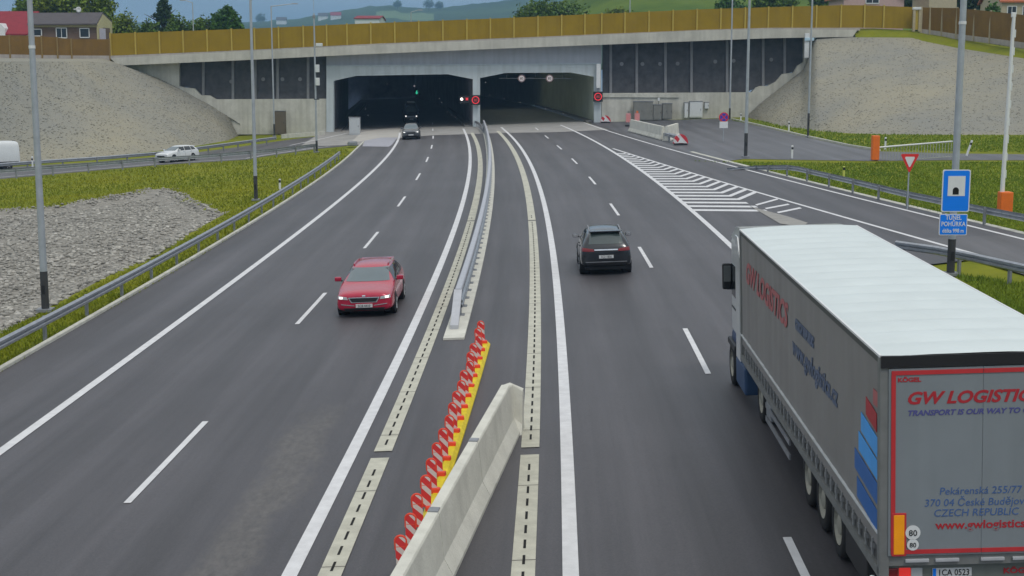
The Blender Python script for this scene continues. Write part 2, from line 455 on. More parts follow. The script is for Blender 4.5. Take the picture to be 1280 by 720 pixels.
def basin(x, y):
    if not (BX0 - 1 < x < BX1 + 1 and BY0 - 1 < y < BY1 + 1): return 0.0
    if not inpoly(x, y, BASIN): return 0.0
    t = min(1, polydist(x, y, BASIN) / 1.6)
    return 0.40 * t * t * (3 - 2 * t)
def smooth01(t):
    t = max(0.0, min(1.0, t)); return t * t * (3 - 2 * t)
def gz(x, y):
    return zg(x) - 0.06 - basin(x, y)
xs = sorted(set([-900, -500, -300, -200, -140, -100, -85, -75] + [-70 + i * 1.0 for i in range(60)] + list(range(-10, 76, 3)) + [75, 90, 120, 180, 300, 500, 900]))
ys = sorted(set([-400, -150, -60, -20, 0, 10, 20] + [30 + i * 1.0 for i in range(60)] + list(range(90, 177, 3)) + [180]))
vs_ = [(x, y, gz(x, y)) for y in ys for x in xs]
nx = len(xs)
fs = [(j * nx + i, j * nx + i + 1, (j + 1) * nx + i + 1, (j + 1) * nx + i) for j in range(len(ys) - 1) for i in range(nx - 1)]
gm = MB().add(vs_, fs)
gm.m = [1 if inpoly(sum(vs_[i][0] for i in f) / 4, sum(vs_[i][1] for i in f) / 4, BASIN) else 0 for f in fs]
struct(gm.build('ground', [M['soil'], M['stonebed']], smooth=True))

# ---- carriageways
def road(name, fl, fr, y0, y1, dz, m, cols=10):
    n = int((y1 - y0) / 2.5)
    me = bpy.data.meshes.new(name); vs_, fs, uv = [], [], []
    for i in range(n + 1):
        y = y0 + (y1 - y0) * i / n
        a, b = fl(y), fr(y)
        for k in range(cols + 1):
            x = a + (b - a) * k / cols
            vs_.append((x, y, zg(x) + dz)); uv.append((x - LR(y), y))
    for i in range(n):
        for k in range(cols):
            q = i * (cols + 1) + k
            fs.append((q, q + 1, q + cols + 2, q + cols + 1))
    me.from_pydata(vs_, [], fs); me.materials.append(m)
    ul = me.uv_layers.new(name='UVMap')
    for lp in me.loops: ul.data[lp.index].uv = uv[lp.vertex_index]
    o = bpy.data.objects.new(name, me); COL.objects.link(o); return struct(o)
def right_edge(y):
    near = 13.6 + max(0, y - 20) * .02
    far = RO(max(y, 50)) + .75
    t = smooth01((y - 51) / 3.0)
    return near * (1 - t) + far * t
road('motorway', off(KL, -.02), right_edge, -60, 171, 0.0, M['asphalt'])
road('slip_road', off(RI, -.7), off(RO, .75), -10, 58, 0.002, M['asphalt_ramp'], 4)
# concrete pavement at the tunnel mouth
bnd = [(392, 183), (452, 181), (490, 176), (500, 172.5), (544, 169), (604, 167), (637, 166), (700, 165), (748, 162.8)]
bp = [G(px, py) for px, py in bnd]
def bline(x):
    for a, b in zip(bp, bp[1:]):
        if a.x <= x <= b.x: return a.y + (b.y - a.y) * (x - a.x) / (b.x - a.x)
    return bp[0].y if x < bp[0].x else bp[-1].y
vs_, fs = [], []
xsn = np.linspace(bp[0].x - 1.5, bp[-1].x + 1.6, 40)
for i, x in enumerate(xsn):
    for j in range(9):
        t = j / 8; y = bline(x) * (1 - t) + (YP + 170) * t
        xx = x - .075 * max(0, y - 150)
        vs_.append((xx, y, zg(xx) + .005))
for i in range(len(xsn) - 1):
    for j in range(8): fs.append((i * 9 + j, i * 9 + 9 + j, i * 9 + 10 + j, i * 9 + 1 + j))
struct(MB().add(vs_, fs).build('tunnel_pavement', M['pave'], fix=False))
sheet('apron', [(453, 183), (456, 176), (476, 172), (497, 172), (490, 181), (486, 183.5)], mat("pale apron", (.36, .36, .40), .9), .0105)

sheet('apron', [(438, 178.5), (456, 176), (476, 172), (497, 171.6), (501.5, 158), (452, 165)], mat('pale shoulder concrete', (.44, .42, .385), .9, var=.1, scale=.8), .0085)
# ---- painted markings
mk = MB()
strip(mk, off(LL, -.12), off(LL, .12), 4, 168, .011)
strip(mk, off(LR, -.125), off(LR, .125), 4, 172, .011)
strip(mk, off(RL, -.125), off(RL, .125), 4, 172, .011)
strip(mk, off(RR, -.12), off(RR, .12), 4, 172, .011)
strip(mk, off(RI, -.1), off(RI, .1), 12, RI.y1 - 1, .011)
strip(mk, off(RO, -.1), off(RO, .1), 12, 176, .011)
y_l = G(260, 527).y
for k in range(-2, 10): strip(mk, off(DSL, -.07), off(DSL, .07), y_l + 18 * k - 6, y_l + 18 * k, .011)
y_r = G(985, 672).y
for k in range(-1, 9): strip(mk, off(DSR, -.07), off(DSR, .07), y_r + 18.15 * k - 6, y_r + 18.15 * k, .011)
# hatched gore between motorway and slip road
y = G(760 / 4 + 680, 140 + 490 / 4).y
k = 0
while y < G(775, 189).y:
    xl, xr = RR(y), RI(y)
    gap = xr - xl
    if gap < .9: break
    xe = xl + gap * .62
    ye = y - .45 * gap * .62
    w_ = .26
    pts = [(xl, y), (xe, ye)]
    if k >= 3:
        yr = ye
        for _ in range(40):
            yr += .2
            xr2 = RI(yr)
            if xe + (yr - ye) * .42 >= xr2: break
        pts.append((xr2, yr))
    for (ax, ay), (bx, by) in zip(pts, pts[1:]):
        hw = .45
        mk.add([(ax, ay - hw, zg(ax) + .0115), (bx, by - hw, zg(bx) + .0115), (bx, by + hw, zg(bx) + .0115), (ax, ay + hw, zg(ax) + .0115)], [(0, 1, 2, 3)])
    y += 1.95; k += 1
for (a, b) in [((945, 256.5), (972, 249)), ((957, 261), (986, 255.5)), ((972, 266), (1001, 260))]:
    A, B = G(*a), G(*b)
    mk.add([(A.x, A.y - .28, zg(A.x) + .0115), (B.x, B.y - .28, zg(B.x) + .0115), (B.x, B.y + .28, zg(B.x) + .0115), (A.x, A.y + .28, zg(A.x) + .0115)], [(0, 1, 2, 3)])
struct(mk.build('road_markings', M['marking']))

# ---- slot drains: pale concrete bands with dark slots, with one break each
dr, sl, br = MB(), MB(), MB()
def drain(fn, segs, y1):
    for a, b in segs: strip(dr, off(fn, -.185), off(fn, .185), a, b, .015, 2.0)
    y = 8.0
    while y < 72:
        if any(a + .3 < y < b - .9 for a, b in segs):
            strip(sl, off(fn, -.022), off(fn, .022), y, y + .42, .019, 1)
        y += .74
    for q in np.arange(segs[0][0] + 3.5, 120, 4.0):
        strip(br, off(fn, -.185), off(fn, .185), q, q + .03, .018, 1)
brk = G(662, 564).y
drain(DR, [(6, brk - .3), (brk + .25, G(665, 275.5).y - .3), (G(665, 275.5).y, 163)], 163)
brk2 = G(474, 569).y
drain(DL, [(6, brk2 - .25), (brk2 + .25, G(589, 276).y - .3), (G(589, 276).y, 161)], 161)
struct(dr.build('drainage_channel', M['drain']))
struct(sl.build('drainage_slots', M['slot']))
struct(br.build('drainage_joints', mat('joint', (.14, .13, .12), .9)))

# ---- kerbs (real step) and pale edge strips
kb = MB()
path = [Vector((KL(y), y, zg(KL(y)))) for y in np.arange(8, 150, 3)]
kb.sweep([(-.16, -.1), (-.16, .085), (-.12, .1), (-.02, .1), (0, .08), (0, -.1)], path)
path = [Vector((RO(y) + .78, y, zg(RO(y)))) for y in np.arange(20, 118, 3)]
kb.sweep([(0, -.1), (0, .03), (.28, .05), (.34, .04), (.34, -.1)], path)
struct(kb.build('kerb', M['concrete_lt']))
struct(MB().sweep([(0, -.05), (0, .05), (.6, .07), (.6, -.05)], [Vector((MBR(y) - .70, y, zg(MBR(y) - .4) - .0)) for y in np.arange(G(586, 424).y, 172, 2.5)]).build('median_strip', M['precast']))
sheet('gore_island', [(935, 256.5), (943, 260), (985, 271), (1010, 279), (1003, 284), (975, 280)], mat('grey island concrete', (.30, .29, .27), .85), .02)

# ---- slip road to the left, behind the grass bank
sheet('exit_road', [(-300, 250), (0, 223), (125, 212), (200, 205.5), (307, 199), (330, 195), (393, 186), (452, 180), (470, 172), (434, 165.5), (362, 174), (300, 183), (215, 194), (120, 202), (0, 209), (-300, 230)], M["asphalt_ramp"], -.04)
mk2 = MB()
def pxline(mb, pts, wd, dz):
    P = [G(*p) for p in pts]
    for a, b in zip(P, P[1:]):
        t = (b - a); t.z = 0; t.normalize(); r = Vector((t.y, -t.x, 0)) * wd / 2
        q = [a - r, a + r, b + r, b - r]
        mb.add([(p.x, p.y, zg(p.x) + dz) for p in q], [(0, 1, 2, 3)])
pxline(mk2, [(-300, 247), (0, 221), (125, 210.5), (200, 204), (307, 197.5), (330, 193.5), (393, 184.5), (447, 178.5)], .22, -.033)
pxline(mk2, [(362, 182), (400, 174), (434, 166.5)], .2, .012)
struct(mk2.build('exit_markings', M['marking']))

# ---- service yard and its path on the right
sheet('service_yard', [(734, 152.6), (752, 152.2), (800, 151), (842, 149.5), (905, 147.5), (950, 157.5), (1000, 169.5), (1060, 182.5), (1098, 188.5), (1180, 191), (1300, 192.5), (1420, 193), (1420, 199), (1280, 199.5), (1180, 199.5), (1085, 200.5), (930, 198), (906, 201), (868, 192), (829, 181.5), (772, 166.4)], M['asphalt_yard'], -.035)
kb = MB()
P = [G(px, py) for px, py in [(908, 147.5), (950, 157), (1000, 169), (1060, 182), (1098, 188)]]
kb.sweep([(0, -.05), (0, .1), (-.18, .1), (-.18, -.05)], [(p.x, p.y, zg(p.x)) for p in P])
struct(kb.build('yard_kerb', M['concrete_lt']))

# ------------------------------------------------------------------ embankments and the land above the tunnel
def zp(x): return 10.05 + .035 * max(-140, min(140, x))
def slope(name, top, bot, m, nu=90, nv=26, amp=.14, seed=3):
    def res(P, n):
        L = [0]
        for a, b in zip(P, P[1:]): L.append(L[-1] + (b - a).length)
        out = []
        for i in range(n):
            s_ = L[-1] * i / (n - 1)
            for k in range(len(P) - 1):
                if s_ <= L[k + 1] + 1e-6:
                    t = (s_ - L[k]) / max(1e-6, L[k + 1] - L[k]); out.append(P[k].lerp(P[k + 1], t)); break
        return out
    # matched control points: resample segment by segment
    vs_ = []
    k = len(top) - 1
    for i in range(nu + 1):
        q = i / nu * k; a = min(k - 1, int(q)); t = q - a
        T, B = top[a].lerp(top[a + 1], t), bot[a].lerp(bot[a + 1], t)
        for j in range(nv + 1):
            p = B.lerp(T, j / nv)
            if 0 < j < nv:
                d = mnoise.fractal(p * .35 + Vector((seed, 0, 0)), 1.0, 2.0, 4) * amp
                p = p + Vector((0, -d * .7, d * .7))
            vs_.append(p)
    fs = [(i * (nv + 1) + j, (i + 1) * (nv + 1) + j, (i + 1) * (nv + 1) + j + 1, i * (nv + 1) + j + 1) for i in range(nu) for j in range(nv)]
    o = MB().add(vs_, fs).build(name, m, smooth=True, fix=False)
    nn = sum((p_.normal for p_ in o.data.polygons), Vector())
    if nn.z < 0: o.data.flip_normals()
    return struct(o), vs_, nu, nv
def low(px, py):
    p = G(px, py); p.z = zg(p.x) - .12; return p
LT = [V(-420, 74, 130), V(-60, 76.5, 143), V(0, 77, 150), V(60, 77, 158), V(110, 76.5, 166), V(150, 80.5, 173.9), V(196, 97, 176.3), V(225, 111, 176.3), V(262, 131, 176.3), V(300, 155, 176.3)]
LB = [low(-420, 232), low(-60, 209), low(0, 204), low(60, 199), low(120, 195.5), low(170, 191), low(215, 186), low(250, 181), low(285, 175), low(305, 166)]
emb_l = slope('embankment', LT, LB, M['rubble_bed'])
RT = [V(935, 144, 176.2), V(947, 132, 176.2), V(976, 109, 176.2), V(1004, 87, 176.2), V(1019, 46.5, 175.6), V(1069, 46.5, 174.4), V(1092, 46.5, 173.5), V(1140, 47, 172), V(1155, 51.5, 170.5), V(1197, 60, 166), V(1232, 65.5, 160), V(1280, 73, 152), V(1420, 92, 136), V(1900, 130, 105)]
RB = [low(938, 147), low(950, 150), low(975, 157), low(1000, 160), low(1020, 163), low(1050, 165.5), low(1075, 166.5), low(1110, 167.5), low(1140, 168), low(1185, 168), low(1225, 168), low(1280, 168), low(1420, 170), low(1900, 190)]
emb_r = slope('embankment', RT, RB, M['rubble_bed'], seed=11)

# loose stones: numpy builds one mesh of many little rocks
ICO_V = np.array([(0, -.526, .851), (0, .526, .851), (0, -.526, -.851), (0, .526, -.851), (.851, 0, .526), (.851, 0, -.526), (-.851, 0, .526), (-.851, 0, -.526), (.526, .851, 0), (-.526, .851, 0), (.526, -.851, 0), (-.526, -.851, 0)])
ICO_F = np.array([(0, 4, 1), (0, 1, 6), (0, 6, 11), (0, 11, 10), (0, 10, 4), (3, 5, 2), (3, 2, 7), (3, 7, 9), (3, 9, 8), (3, 8, 5), (1, 4, 8), (1, 8, 9), (1, 9, 6), (6, 9, 7), (6, 7, 11), (11, 7, 2), (11, 2, 10), (10, 2, 5), (10, 5, 4), (4, 5, 8)])
def raw_mesh(name, verts, faces, m):
    me = bpy.data.meshes.new(name)
    nv_, nf, k = len(verts), len(faces), faces.shape[1]
    me.vertices.add(nv_); me.vertices.foreach_set('co', verts.astype(np.float32).ravel())
    me.loops.add(nf * k); me.loops.foreach_set('vertex_index', faces.astype(np.int32).ravel())
    me.polygons.add(nf); me.polygons.foreach_set('loop_start', np.arange(0, nf * k, k, dtype=np.int32))
    me.polygons.foreach_set('loop_total', np.full(nf, k, dtype=np.int32))
    me.update(calc_edges=True)
    me.materials.append(m)
    o = bpy.data.objects.new(name, me); COL.objects.link(o); return o
def rocks(name, centers, size, m, flat=.75):
    n = len(centers)
    s = (size[0] + (size[1] - size[0]) * rng.random((n, 1, 1)) ** 2) * rng.uniform(.6, 1.3, (n, 1, 3)) * np.array([1, 1, flat])
    v = ICO_V[None] * s * rng.uniform(.7, 1.25, (n, 12, 1))
    a = rng.uniform(0, 6.28, n); ca, sa = np.cos(a), np.sin(a)
    x, y_ = v[..., 0].copy(), v[..., 1].copy()
    v[..., 0] = x * ca[:, None] - y_ * sa[:, None]; v[..., 1] = x * sa[:, None] + y_ * ca[:, None]
    v += np.array(centers)[:, None, :]
    f = ICO_F[None] + (np.arange(n) * 12)[:, None, None]
    o = raw_mesh(name, v.reshape(-1, 3), f.reshape(-1, 3), m)
    return struct(o, 'stuff')
pts = []
while len(pts) < 42000:
    x, y = rng.uniform(max(BX0, -58), BX1), rng.uniform(max(24, BY0), BY1)
    if rng.random() < min(1, (46 / max(30, y)) ** 1.1) and inpoly(x, y, BASIN):
        pts.append((x, y, gz(x, y) + rng.uniform(-.02, .06)))
rocks('basin_stones', pts, (.04, .15), M['stone'], .5)
def slope_rocks(emb, n, i0=0.0, i1=1.0):
    _, vv, nu, nv = emb
    out = []
    for _ in range(n):
        i = int((i0 + (i1 - i0) * rng.random()) * nu); i = min(i, nu - 1); j = rng.integers(0, nv)
        a, b, c, d = vv[i * (nv + 1) + j], vv[(i + 1) * (nv + 1) + j], vv[i * (nv + 1) + j + 1], vv[(i + 1) * (nv + 1) + j + 1]
        u, v_ = rng.random(), rng.random()
        p = a * (1 - u) * (1 - v_) + b * u * (1 - v_) + c * (1 - u) * v_ + d * u * v_
        out.append((p.x, p.y, p.z))
    return out
rocks('rubble', slope_rocks(emb_l, 12000, .05) + slope_rocks(emb_r, 12000, 0, .97), (.035, .13), M['rubble'], .38)

# land above: plateau over the tunnel, a green hillside on the right
def upland(x, y):
    z = zp(x)
    b = 28 * smooth01((y - 240) / 200) * smooth01((x + 6) / 40)
    return z - .12 + b + .4 * mnoise.noise(Vector((x * .02, y * .02, 3)))
xs = sorted(set(list(range(-900, -100, 50)) + list(range(-100, 220, 8)) + list(range(220, 900, 50))))
ys = [174.5 + 0.0, 178] + list(range(184, 300, 8)) + list(range(300, 700, 25))
vs_ = []
for y in ys:
    for x in xs:
        vs_.append((x, y if y > 178 else y + 1.2, upland(x, y)))
nx = len(xs)
fs = [(j * nx + i, j * nx + i + 1, (j + 1) * nx + i + 1, (j + 1) * nx + i) for j in range(len(ys) - 1) for i in range(nx - 1)]
M['meadow'] = mat('meadow', (.065, .135, .02), .95, var=.35, scale=.05, col2=(.12, .175, .025), bump=.4, bscale=1.2, spec=.1)
struct(MB().add(vs_, fs).build('upland', M['meadow'], smooth=True))
# shoulders of the land beside the cut, behind both crests
def shoulder(P, name):
    vs_, fs = [], []
    for p in P:
        vs_ += [p + Vector((0, -.1, -.02)), Vector((p.x * 1.02, max(p.y + 6, 176), p.z + .35)), Vector((p.x * 1.25, 205, max(p.z, 8)))]
    for i in range(len(P) - 1):
        for k in range(2): fs.append((i * 3 + k, i * 3 + 3 + k, i * 3 + 4 + k, i * 3 + 1 + k))
    return struct(MB().add(vs_, fs).build(name, M['rubble_bed'], smooth=True))
shoulder(LT[:6], 'bank_top')
crest = [(1069, 36, 175.9), (1092, 35.5, 176.2), (1140, 38, 175.6), (1160, 42, 174.6), (1197, 48, 170.5), (1232, 54, 165), (1280, 61.5, 157.5), (1420, 78, 141), (1900, 118, 110)]
cv = []
for a, q in zip(RT[5:], crest):
    b = V(*q); cv += [a + Vector((0, -.12, -.03)), a.lerp(b, .5) + Vector((0, 0, .12)), b, b + Vector((b.x * .05, 14, -.6))]
struct(MB().add(cv, [(i * 4 + k, i * 4 + 4 + k, i * 4 + 5 + k, i * 4 + 1 + k) for i in range(len(crest) - 1) for k in range(3)]).build('crest_grass', M['soil'], smooth=True))

# far wooded hills
RIDGE = [(-700, 20), (-200, 26), (0, 30), (300, 31), (340, 28), (380, 24), (400, 21), (420, 17), (440, 14), (470, 11), (490, 9), (500, 11.5), (530, 13), (560, 12), (600, 8), (640, 3), (660, -1), (720, -8), (800, -14), (1000, -12), (1300, 0), (2000, 5)]
def ridge(px):
    for a, b in zip(RIDGE, RIDGE[1:]):
        if a[0] <= px <= b[0]: return a[1] + (b[1] - a[1]) * (px - a[0]) / (b[0] - a[0])
    return 10
vs_, fs = [], []
pxs = list(range(-690, 1990, 8)); YS = [650, 900, 1200, 1500, 1700, 1850, 1950, 2050, 2150, 2250, 2350, 2450, 2520, 2600, 2700, 2850, 3000]
for Y in YS:
    for px in pxs:
        x = V(px, 0, 2600).x * Y / 2600
        zr_ = V(px, ridge(px), 2600).z
        t = smooth01((Y - 900) / 1700.0) if Y <= 2600 else 1 - .5 * (Y - 2600) / 400
        z = 4 + (zr_ - 4) * t + (3.5 * mnoise.fractal(Vector((x * .006, Y * .006, 1)), 1, 2, 5) + 3.2 * mnoise.fractal(Vector((x * .05, Y * .02, 5)), 1, 2, 3)) * t
        vs_.append((x, Y, z))
nx = len(pxs)
fs = [(j * nx + i, j * nx + i + 1, (j + 1) * nx + i + 1, (j + 1) * nx + i) for j in range(len(YS) - 1) for i in range(nx - 1)]
M['forest'] = mat('wooded hill', (.030, .052, .022), .95, var=.4, scale=.006, col2=(.060, .095, .030), bump=.6, bscale=.08, detail=9, spec=.05)
hm = MB().add(vs_, fs)
FIELD = [(455, 24), (470, 16.5), (488, 14), (505, 15.5), (528, 16), (540, 19), (545, 24)]
def to_px(p):
    d_ = Vector(p) - Vector((0, 0, CAMH)); yy = d_.y * CP - d_.z * SP
    return 640 + FPX * d_.x / yy, 360 - FPX * (d_.y * SP + d_.z * CP) / yy
for i, f in enumerate(fs):
    c = sum((Vector(vs_[k]) for k in f), Vector()) / 4
    if 1500 < c.y < 2600 and inpoly(*to_px(c), FIELD): hm.m[i] = 1
struct(hm.build('hills', [M['forest'], mat('far field', (.10, .155, .05), .95, var=.1, scale=.01)], smooth=True))
# a light field on the hillside
fld = []
for (px, py) in [(466, 24), (480, 17), (520, 16), (535, 19), (540, 23)]: fld.append((px, py))

# ---- haze
hz = bpy.data.materials.new('haze'); hz.use_nodes = True
hn, hl = hz.node_tree.nodes, hz.node_tree.links
hn.clear()
ho = hn.new('ShaderNodeOutputMaterial'); pv = hn.new('ShaderNodeVolumePrincipled')
pv.inputs['Color'].default_value = (.38, .66, 1.0, 1); pv.inputs['Density'].default_value = .00025; pv.inputs['Anisotropy'].default_value = .1
hl.new(pv.outputs['Volume'], ho.inputs['Volume'])
hb = MB().box((0, 1300, 78), (7000, 3800, 166)).build('haze', hz)
struct(hb, 'stuff')

# ------------------------------------------------------------------ tunnel portal
PO = Vector((-5, 176, 0))
portal = thing('tunnel_portal', 'pale blue grey tunnel portal with two dark flat-arched openings', 'tunnel portal', PO)
YF = 176.2
def fx(px, py, Y=YF): return V(px, py, Y)
op_l = [(416.5, 162), (417, 101), (445, 94.8), (560, 92.8), (591, 99), (591, 156)]
op_r = [(599.5, 156), (600, 97.5), (632, 91.2), (714, 90.6), (742.5, 96), (743, 154)]
def opening_top(x):
    for P in (op_l[1:5], op_r[1:5]):
        for a, b in zip(P, P[1:]):
            if a[0] <= x <= b[0]: return a[1] + (b[1] - a[1]) * (x - a[0]) / (b[0] - a[0])
    return None
fr_ = MB()
def vquad(mb, x0, x1, t0, t1, b0, b1, Y, depth, mi=0):
    mb.prism([V(x0, b0, Y), V(x1, b1, Y), V(x1, t1, Y), V(x0, t0, Y)], (0, depth, 0), mi)
brks = [417, 445, 560, 591, 600, 632, 714, 742.5]
ltop = lambda x: 82.5 - (x - 408) * .008
for a, b in zip(brks, brks[1:]):
    if a == 591: continue
    vquad(fr_, a, b, ltop(a), ltop(b), opening_top(a + 1e-6) if a != 591 else 99, opening_top(b - 1e-6), YF, 1.1)
vquad(fr_, 408, 417, ltop(408), ltop(417), 165, 165, YF, 1.1)
vquad(fr_, 591, 600, ltop(591), ltop(600), 159, 159, YF, 1.1)
vquad(fr_, 742.5, 751.5, ltop(742), ltop(751), 157, 157, YF, 1.1)
fr_.build('portal_frame', M['portal'], portal, PO)
lt = MB()
vquad(lt, 408, 752, 58, 47.5, 82.3 - .15, 79.8 - .15, YF + .25, .7)
lt.build('lintel', M['portal_hi'], portal, PO)
ld = MB()
vquad(ld, 408, 751.5, ltop(408) - .9, ltop(751) - .9, ltop(408) + .3, ltop(751) + .3, YF - .12, .5)
ld.build('ledge', mat('pale ledge', (.46, .52, .56), .6), portal, PO)
ga = MB()
for dpx in (0, .0):
    pass
# lining: the two tubes running back into the hill
for P in (op_l, op_r):
    pts = [V(px, py, YF + .9) for px, py in P]
    pts[0].z -= 4; pts[-1].z -= 4
    L = MB()
    segs = 12
    vs_ = []
    for i in range(segs + 1):
        t = 170.0 * i / segs
        for p in pts: vs_.append((p.x - .075 * t - .0002 * t * t, p.y + t, p.z))
    k = len(pts)
    fs = [(i * k + q, i * k + q + 1, (i + 1) * k + q + 1, (i + 1) * k + q) for i in range(segs) for q in range(k - 1)]
    fs.append(tuple(range(segs * k, segs * k + k)))
    L.add(vs_, fs)
    L.build('tunnel_lining', M['tunnel'] if P is op_l else mat('brightened green lining', (.50, .53, .42), .8, var=.12, scale=.4), portal, PO)  # right lining coloured paler to stand in for a brighter tube
    if P is op_r:  # unseen glowing strips added under the ceiling to brighten this tube
        M['tube_fill'] = mat('added tunnel fill glow', (.6, .6, .55), .5, emit=(.95, 1.0, .82, 10))
        for k in range(6):
            t = 11 + 9 * k; cxl = (pts[2].x + pts[3].x) / 2 - .075 * t
            MB().box((cxl, pts[2].y + t, (pts[2].z + pts[3].z) / 2 - .05), (.40, 1.6, .06)).build('fill_strip', M['tube_fill'], portal, PO)
    wk = MB()          # raised walkway along each wall
    a, b = pts[0], pts[-1]
    for p, s_ in ((a, 1), (b, -1)):
        wk.sweep([(0, -.3), (0, .18), (s_ * 1.0, .18), (s_ * 1.0, -.3)], [(p.x - .075 * t, p.y + t - .2, zg(p.x)) for t in (0, 60, 120)])
    wk.build('walkway', mat('walkway concrete', (.20, .19, .18), .9), portal, PO)
def marker(px, py, Y, m, r=.06, name='guide_lamp'):
    p = V(px, py, Y)
    MB().lathe([(0, 0.0), (0, r), (.05, r * .8), (.07, 0)], p, 'Y', 8).build(name, m, portal, PO, True)
for q in [(484, 105), (457, 136), (460, 144), (552, 128), (549, 123), (559, 140), (564, 144), (569, 146.5), (573, 150.5)]:
    marker(q[0], q[1], 205, M['led_dim'])
for q in [(607, 103), (612, 119), (630, 123), (650, 128), (682, 136), (704, 142)]:
    marker(q[0], q[1], 200, M['led_dim'], .07)
marker(518, 107.5, 215, M['led_dim'], .14)
marker(512, 129.5, 215, M['led_dim'], .11)

# ------------------------------------------------------------------ retaining walls either side
def wall(name, label, cols, conc_polys, pbot, px0, px1, topfn):
    cx = V((px0 + px1) / 2, 150, YP)
    o_ = Vector((cx.x, YP, 0))
    t = thing(name, label, 'retaining wall', o_)
    for a, b in zip(cols, cols[1:]):
        n = 3
        for i in range(1):
            x0, x1 = a + 1.2, b - 1.2
            if x1 - x0 < 3: continue
            mid = (x0 + x1) / 2
            MB().prism([V(x0, pbot(x0), YP), V(mid, pbot(mid), YP), V(x1, pbot(x1), YP), V(x1, topfn(x1), YP), V(x0, topfn(x0), YP)], (0, .4, 0)).build('dark_panel', M['panel'], t, o_)
    for x in cols[1:-1]:
        MB().prism([V(x - 1.6, pbot(x) - .3, YP - .22), V(x + 1.6, pbot(x) - .3, YP - .22), V(x + 1.6, topfn(x), YP - .22), V(x - 1.6, topfn(x), YP - .22)], (0, .5, 0)).build('column', M['column'], t, o_)
    for k, poly in enumerate(conc_polys):
        MB().prism([V(px, py, YP - .55 - .0 * k) for px, py in poly], (0, 1.2, 0)).build('concrete_base', M['concrete'], t, o_)
    return t, o_
def interp(P):
    def f(x):
        if x <= P[0][0]: return P[0][1]
        for a, b in zip(P, P[1:]):
            if a[0] <= x <= b[0]: return a[1] + (b[1] - a[1]) * (x - a[0]) / (b[0] - a[0])
        return P[-1][1]
    return f
dtop = lambda x: interp([(140, 75), (440, 60), (620, 53), (880, 42), (1070, 40)])(x)
wl_, wlo = wall('retaining_wall', 'retaining wall of dark panels left of the tunnel openings', [224, 254, 291, 319, 347, 385, 409],
     [[(270, 124.2), (408, 123.5), (408, 168), (296, 168), (250, 131), (262, 131)],
      [(120, 90), (146, 80), (224, 77), (224, 107.5), (231, 109.5), (243, 110.5), (251, 119), (262, 119.5), (270, 124.2), (262, 133), (240, 126), (205, 112), (150, 96)]],
     interp([(225, 107.5), (243, 110.5), (251, 119), (262, 119.5), (270, 124.2), (408, 123.5)]), 190, 408, dtop)
wr_, wro = wall('retaining_wall', 'retaining wall of dark panels right of the tunnel with stepped concrete edge', [752, 763.5, 796, 832, 864.5, 909, 954, 981, 1004.5],
     [[(752, 116.5), (940, 115.4), (945, 109.5), (945, 150), (752, 160)],
      [(945, 109.5), (950, 107.6), (960, 107.5), (970, 102), (978, 92.5), (992, 91), (997, 82), (1004.5, 77.8), (1010, 90), (985, 112), (945, 143)],
      [(1004.5, 42), (1018, 42), (1020, 86), (1004.5, 92)]],
     interp([(752, 116.5), (940, 115.4), (950, 107.6), (960, 107.5), (970, 102), (978, 92.5), (992, 91), (997, 82), (1004.5, 77.8)]), 752, 1018, dtop)
MB().prism([V(752, 116.5, 176.3), V(849, 119, 176.3), V(849, 122, 176.3), V(752, 121.5, 176.3)], (0, .12, 0)).build('ledge', M['concrete_lt'], wr_, wro)
for (x, y) in [(777, 80), (803, 80), (825, 80), (847, 79.5), (894, 77), (917, 76), (964, 74.5)]:
    MB().lathe([(-.05, 0), (-.05, .22), (0.02, .25)], V(x, y, YP), 'Y', 10).build('anchor_plate', M['column'], wr_, wro)
for (x, y) in [(353, 99), (375, 99), (329, 99), (289, 102)]:
    MB().lathe([(-.05, 0), (-.05, .22), (0.02, .25)], V(x, y, YP), 'Y', 10).build('anchor_plate', M['column'], wl_, wlo)

# ------------------------------------------------------------------ bridge deck over the portal
DO = Vector((0, 175, 9))
deck = thing('bridge_deck', 'long pale concrete deck edge running over the tunnel portal', 'bridge deck', DO)
ft = [(138, 72.5), (320, 63.3), (440, 57.5), (620, 50), (880, 38), (960, 36.4), (1072, 37.2)]
fb = [(147, 82), (320, 74.5), (440, 68.5), (620, 61), (880, 51), (960, 47.8), (1066, 46)]
d = MB()
d.prism([V(px, py, 174.5) for px, py in fb + ft[::-1]], (0, .55, 0))
d.build('fascia', M['deckc'], deck, DO)
d = MB()
d.prism([V(px, py - 3, 175.06) for px, py in fb] + [V(px, py + 1.2, 175.06) for px, py in ft[::-1]], (0, 6.0, 0))
d.build('slab', M['concrete'], deck, DO)
fence_b = interp([(138, 69.5), (320, 62), (440, 56), (620, 48), (880, 38), (960, 35), (1080, 34.5), (1145, 36)])
fence_t = interp([(138, 41), (320, 34.5), (440, 29), (620, 22), (880, 10.5), (960, 8), (1050, 5.5), (1080, 5.5), (1145, 8)])
d = MB()
cp = [(138, 69.5), (320, 62), (440, 56), (620, 48), (880, 37.0), (960, 34.5), (1075, 34.5)]
d.prism([V(px, py + 3.5, 174.75) for px, py in cp] + [V(px, py + .2, 174.75) for px, py in cp[::-1]], (0, .8, 0))
d.build('parapet_cap', M['capc'], deck, DO)

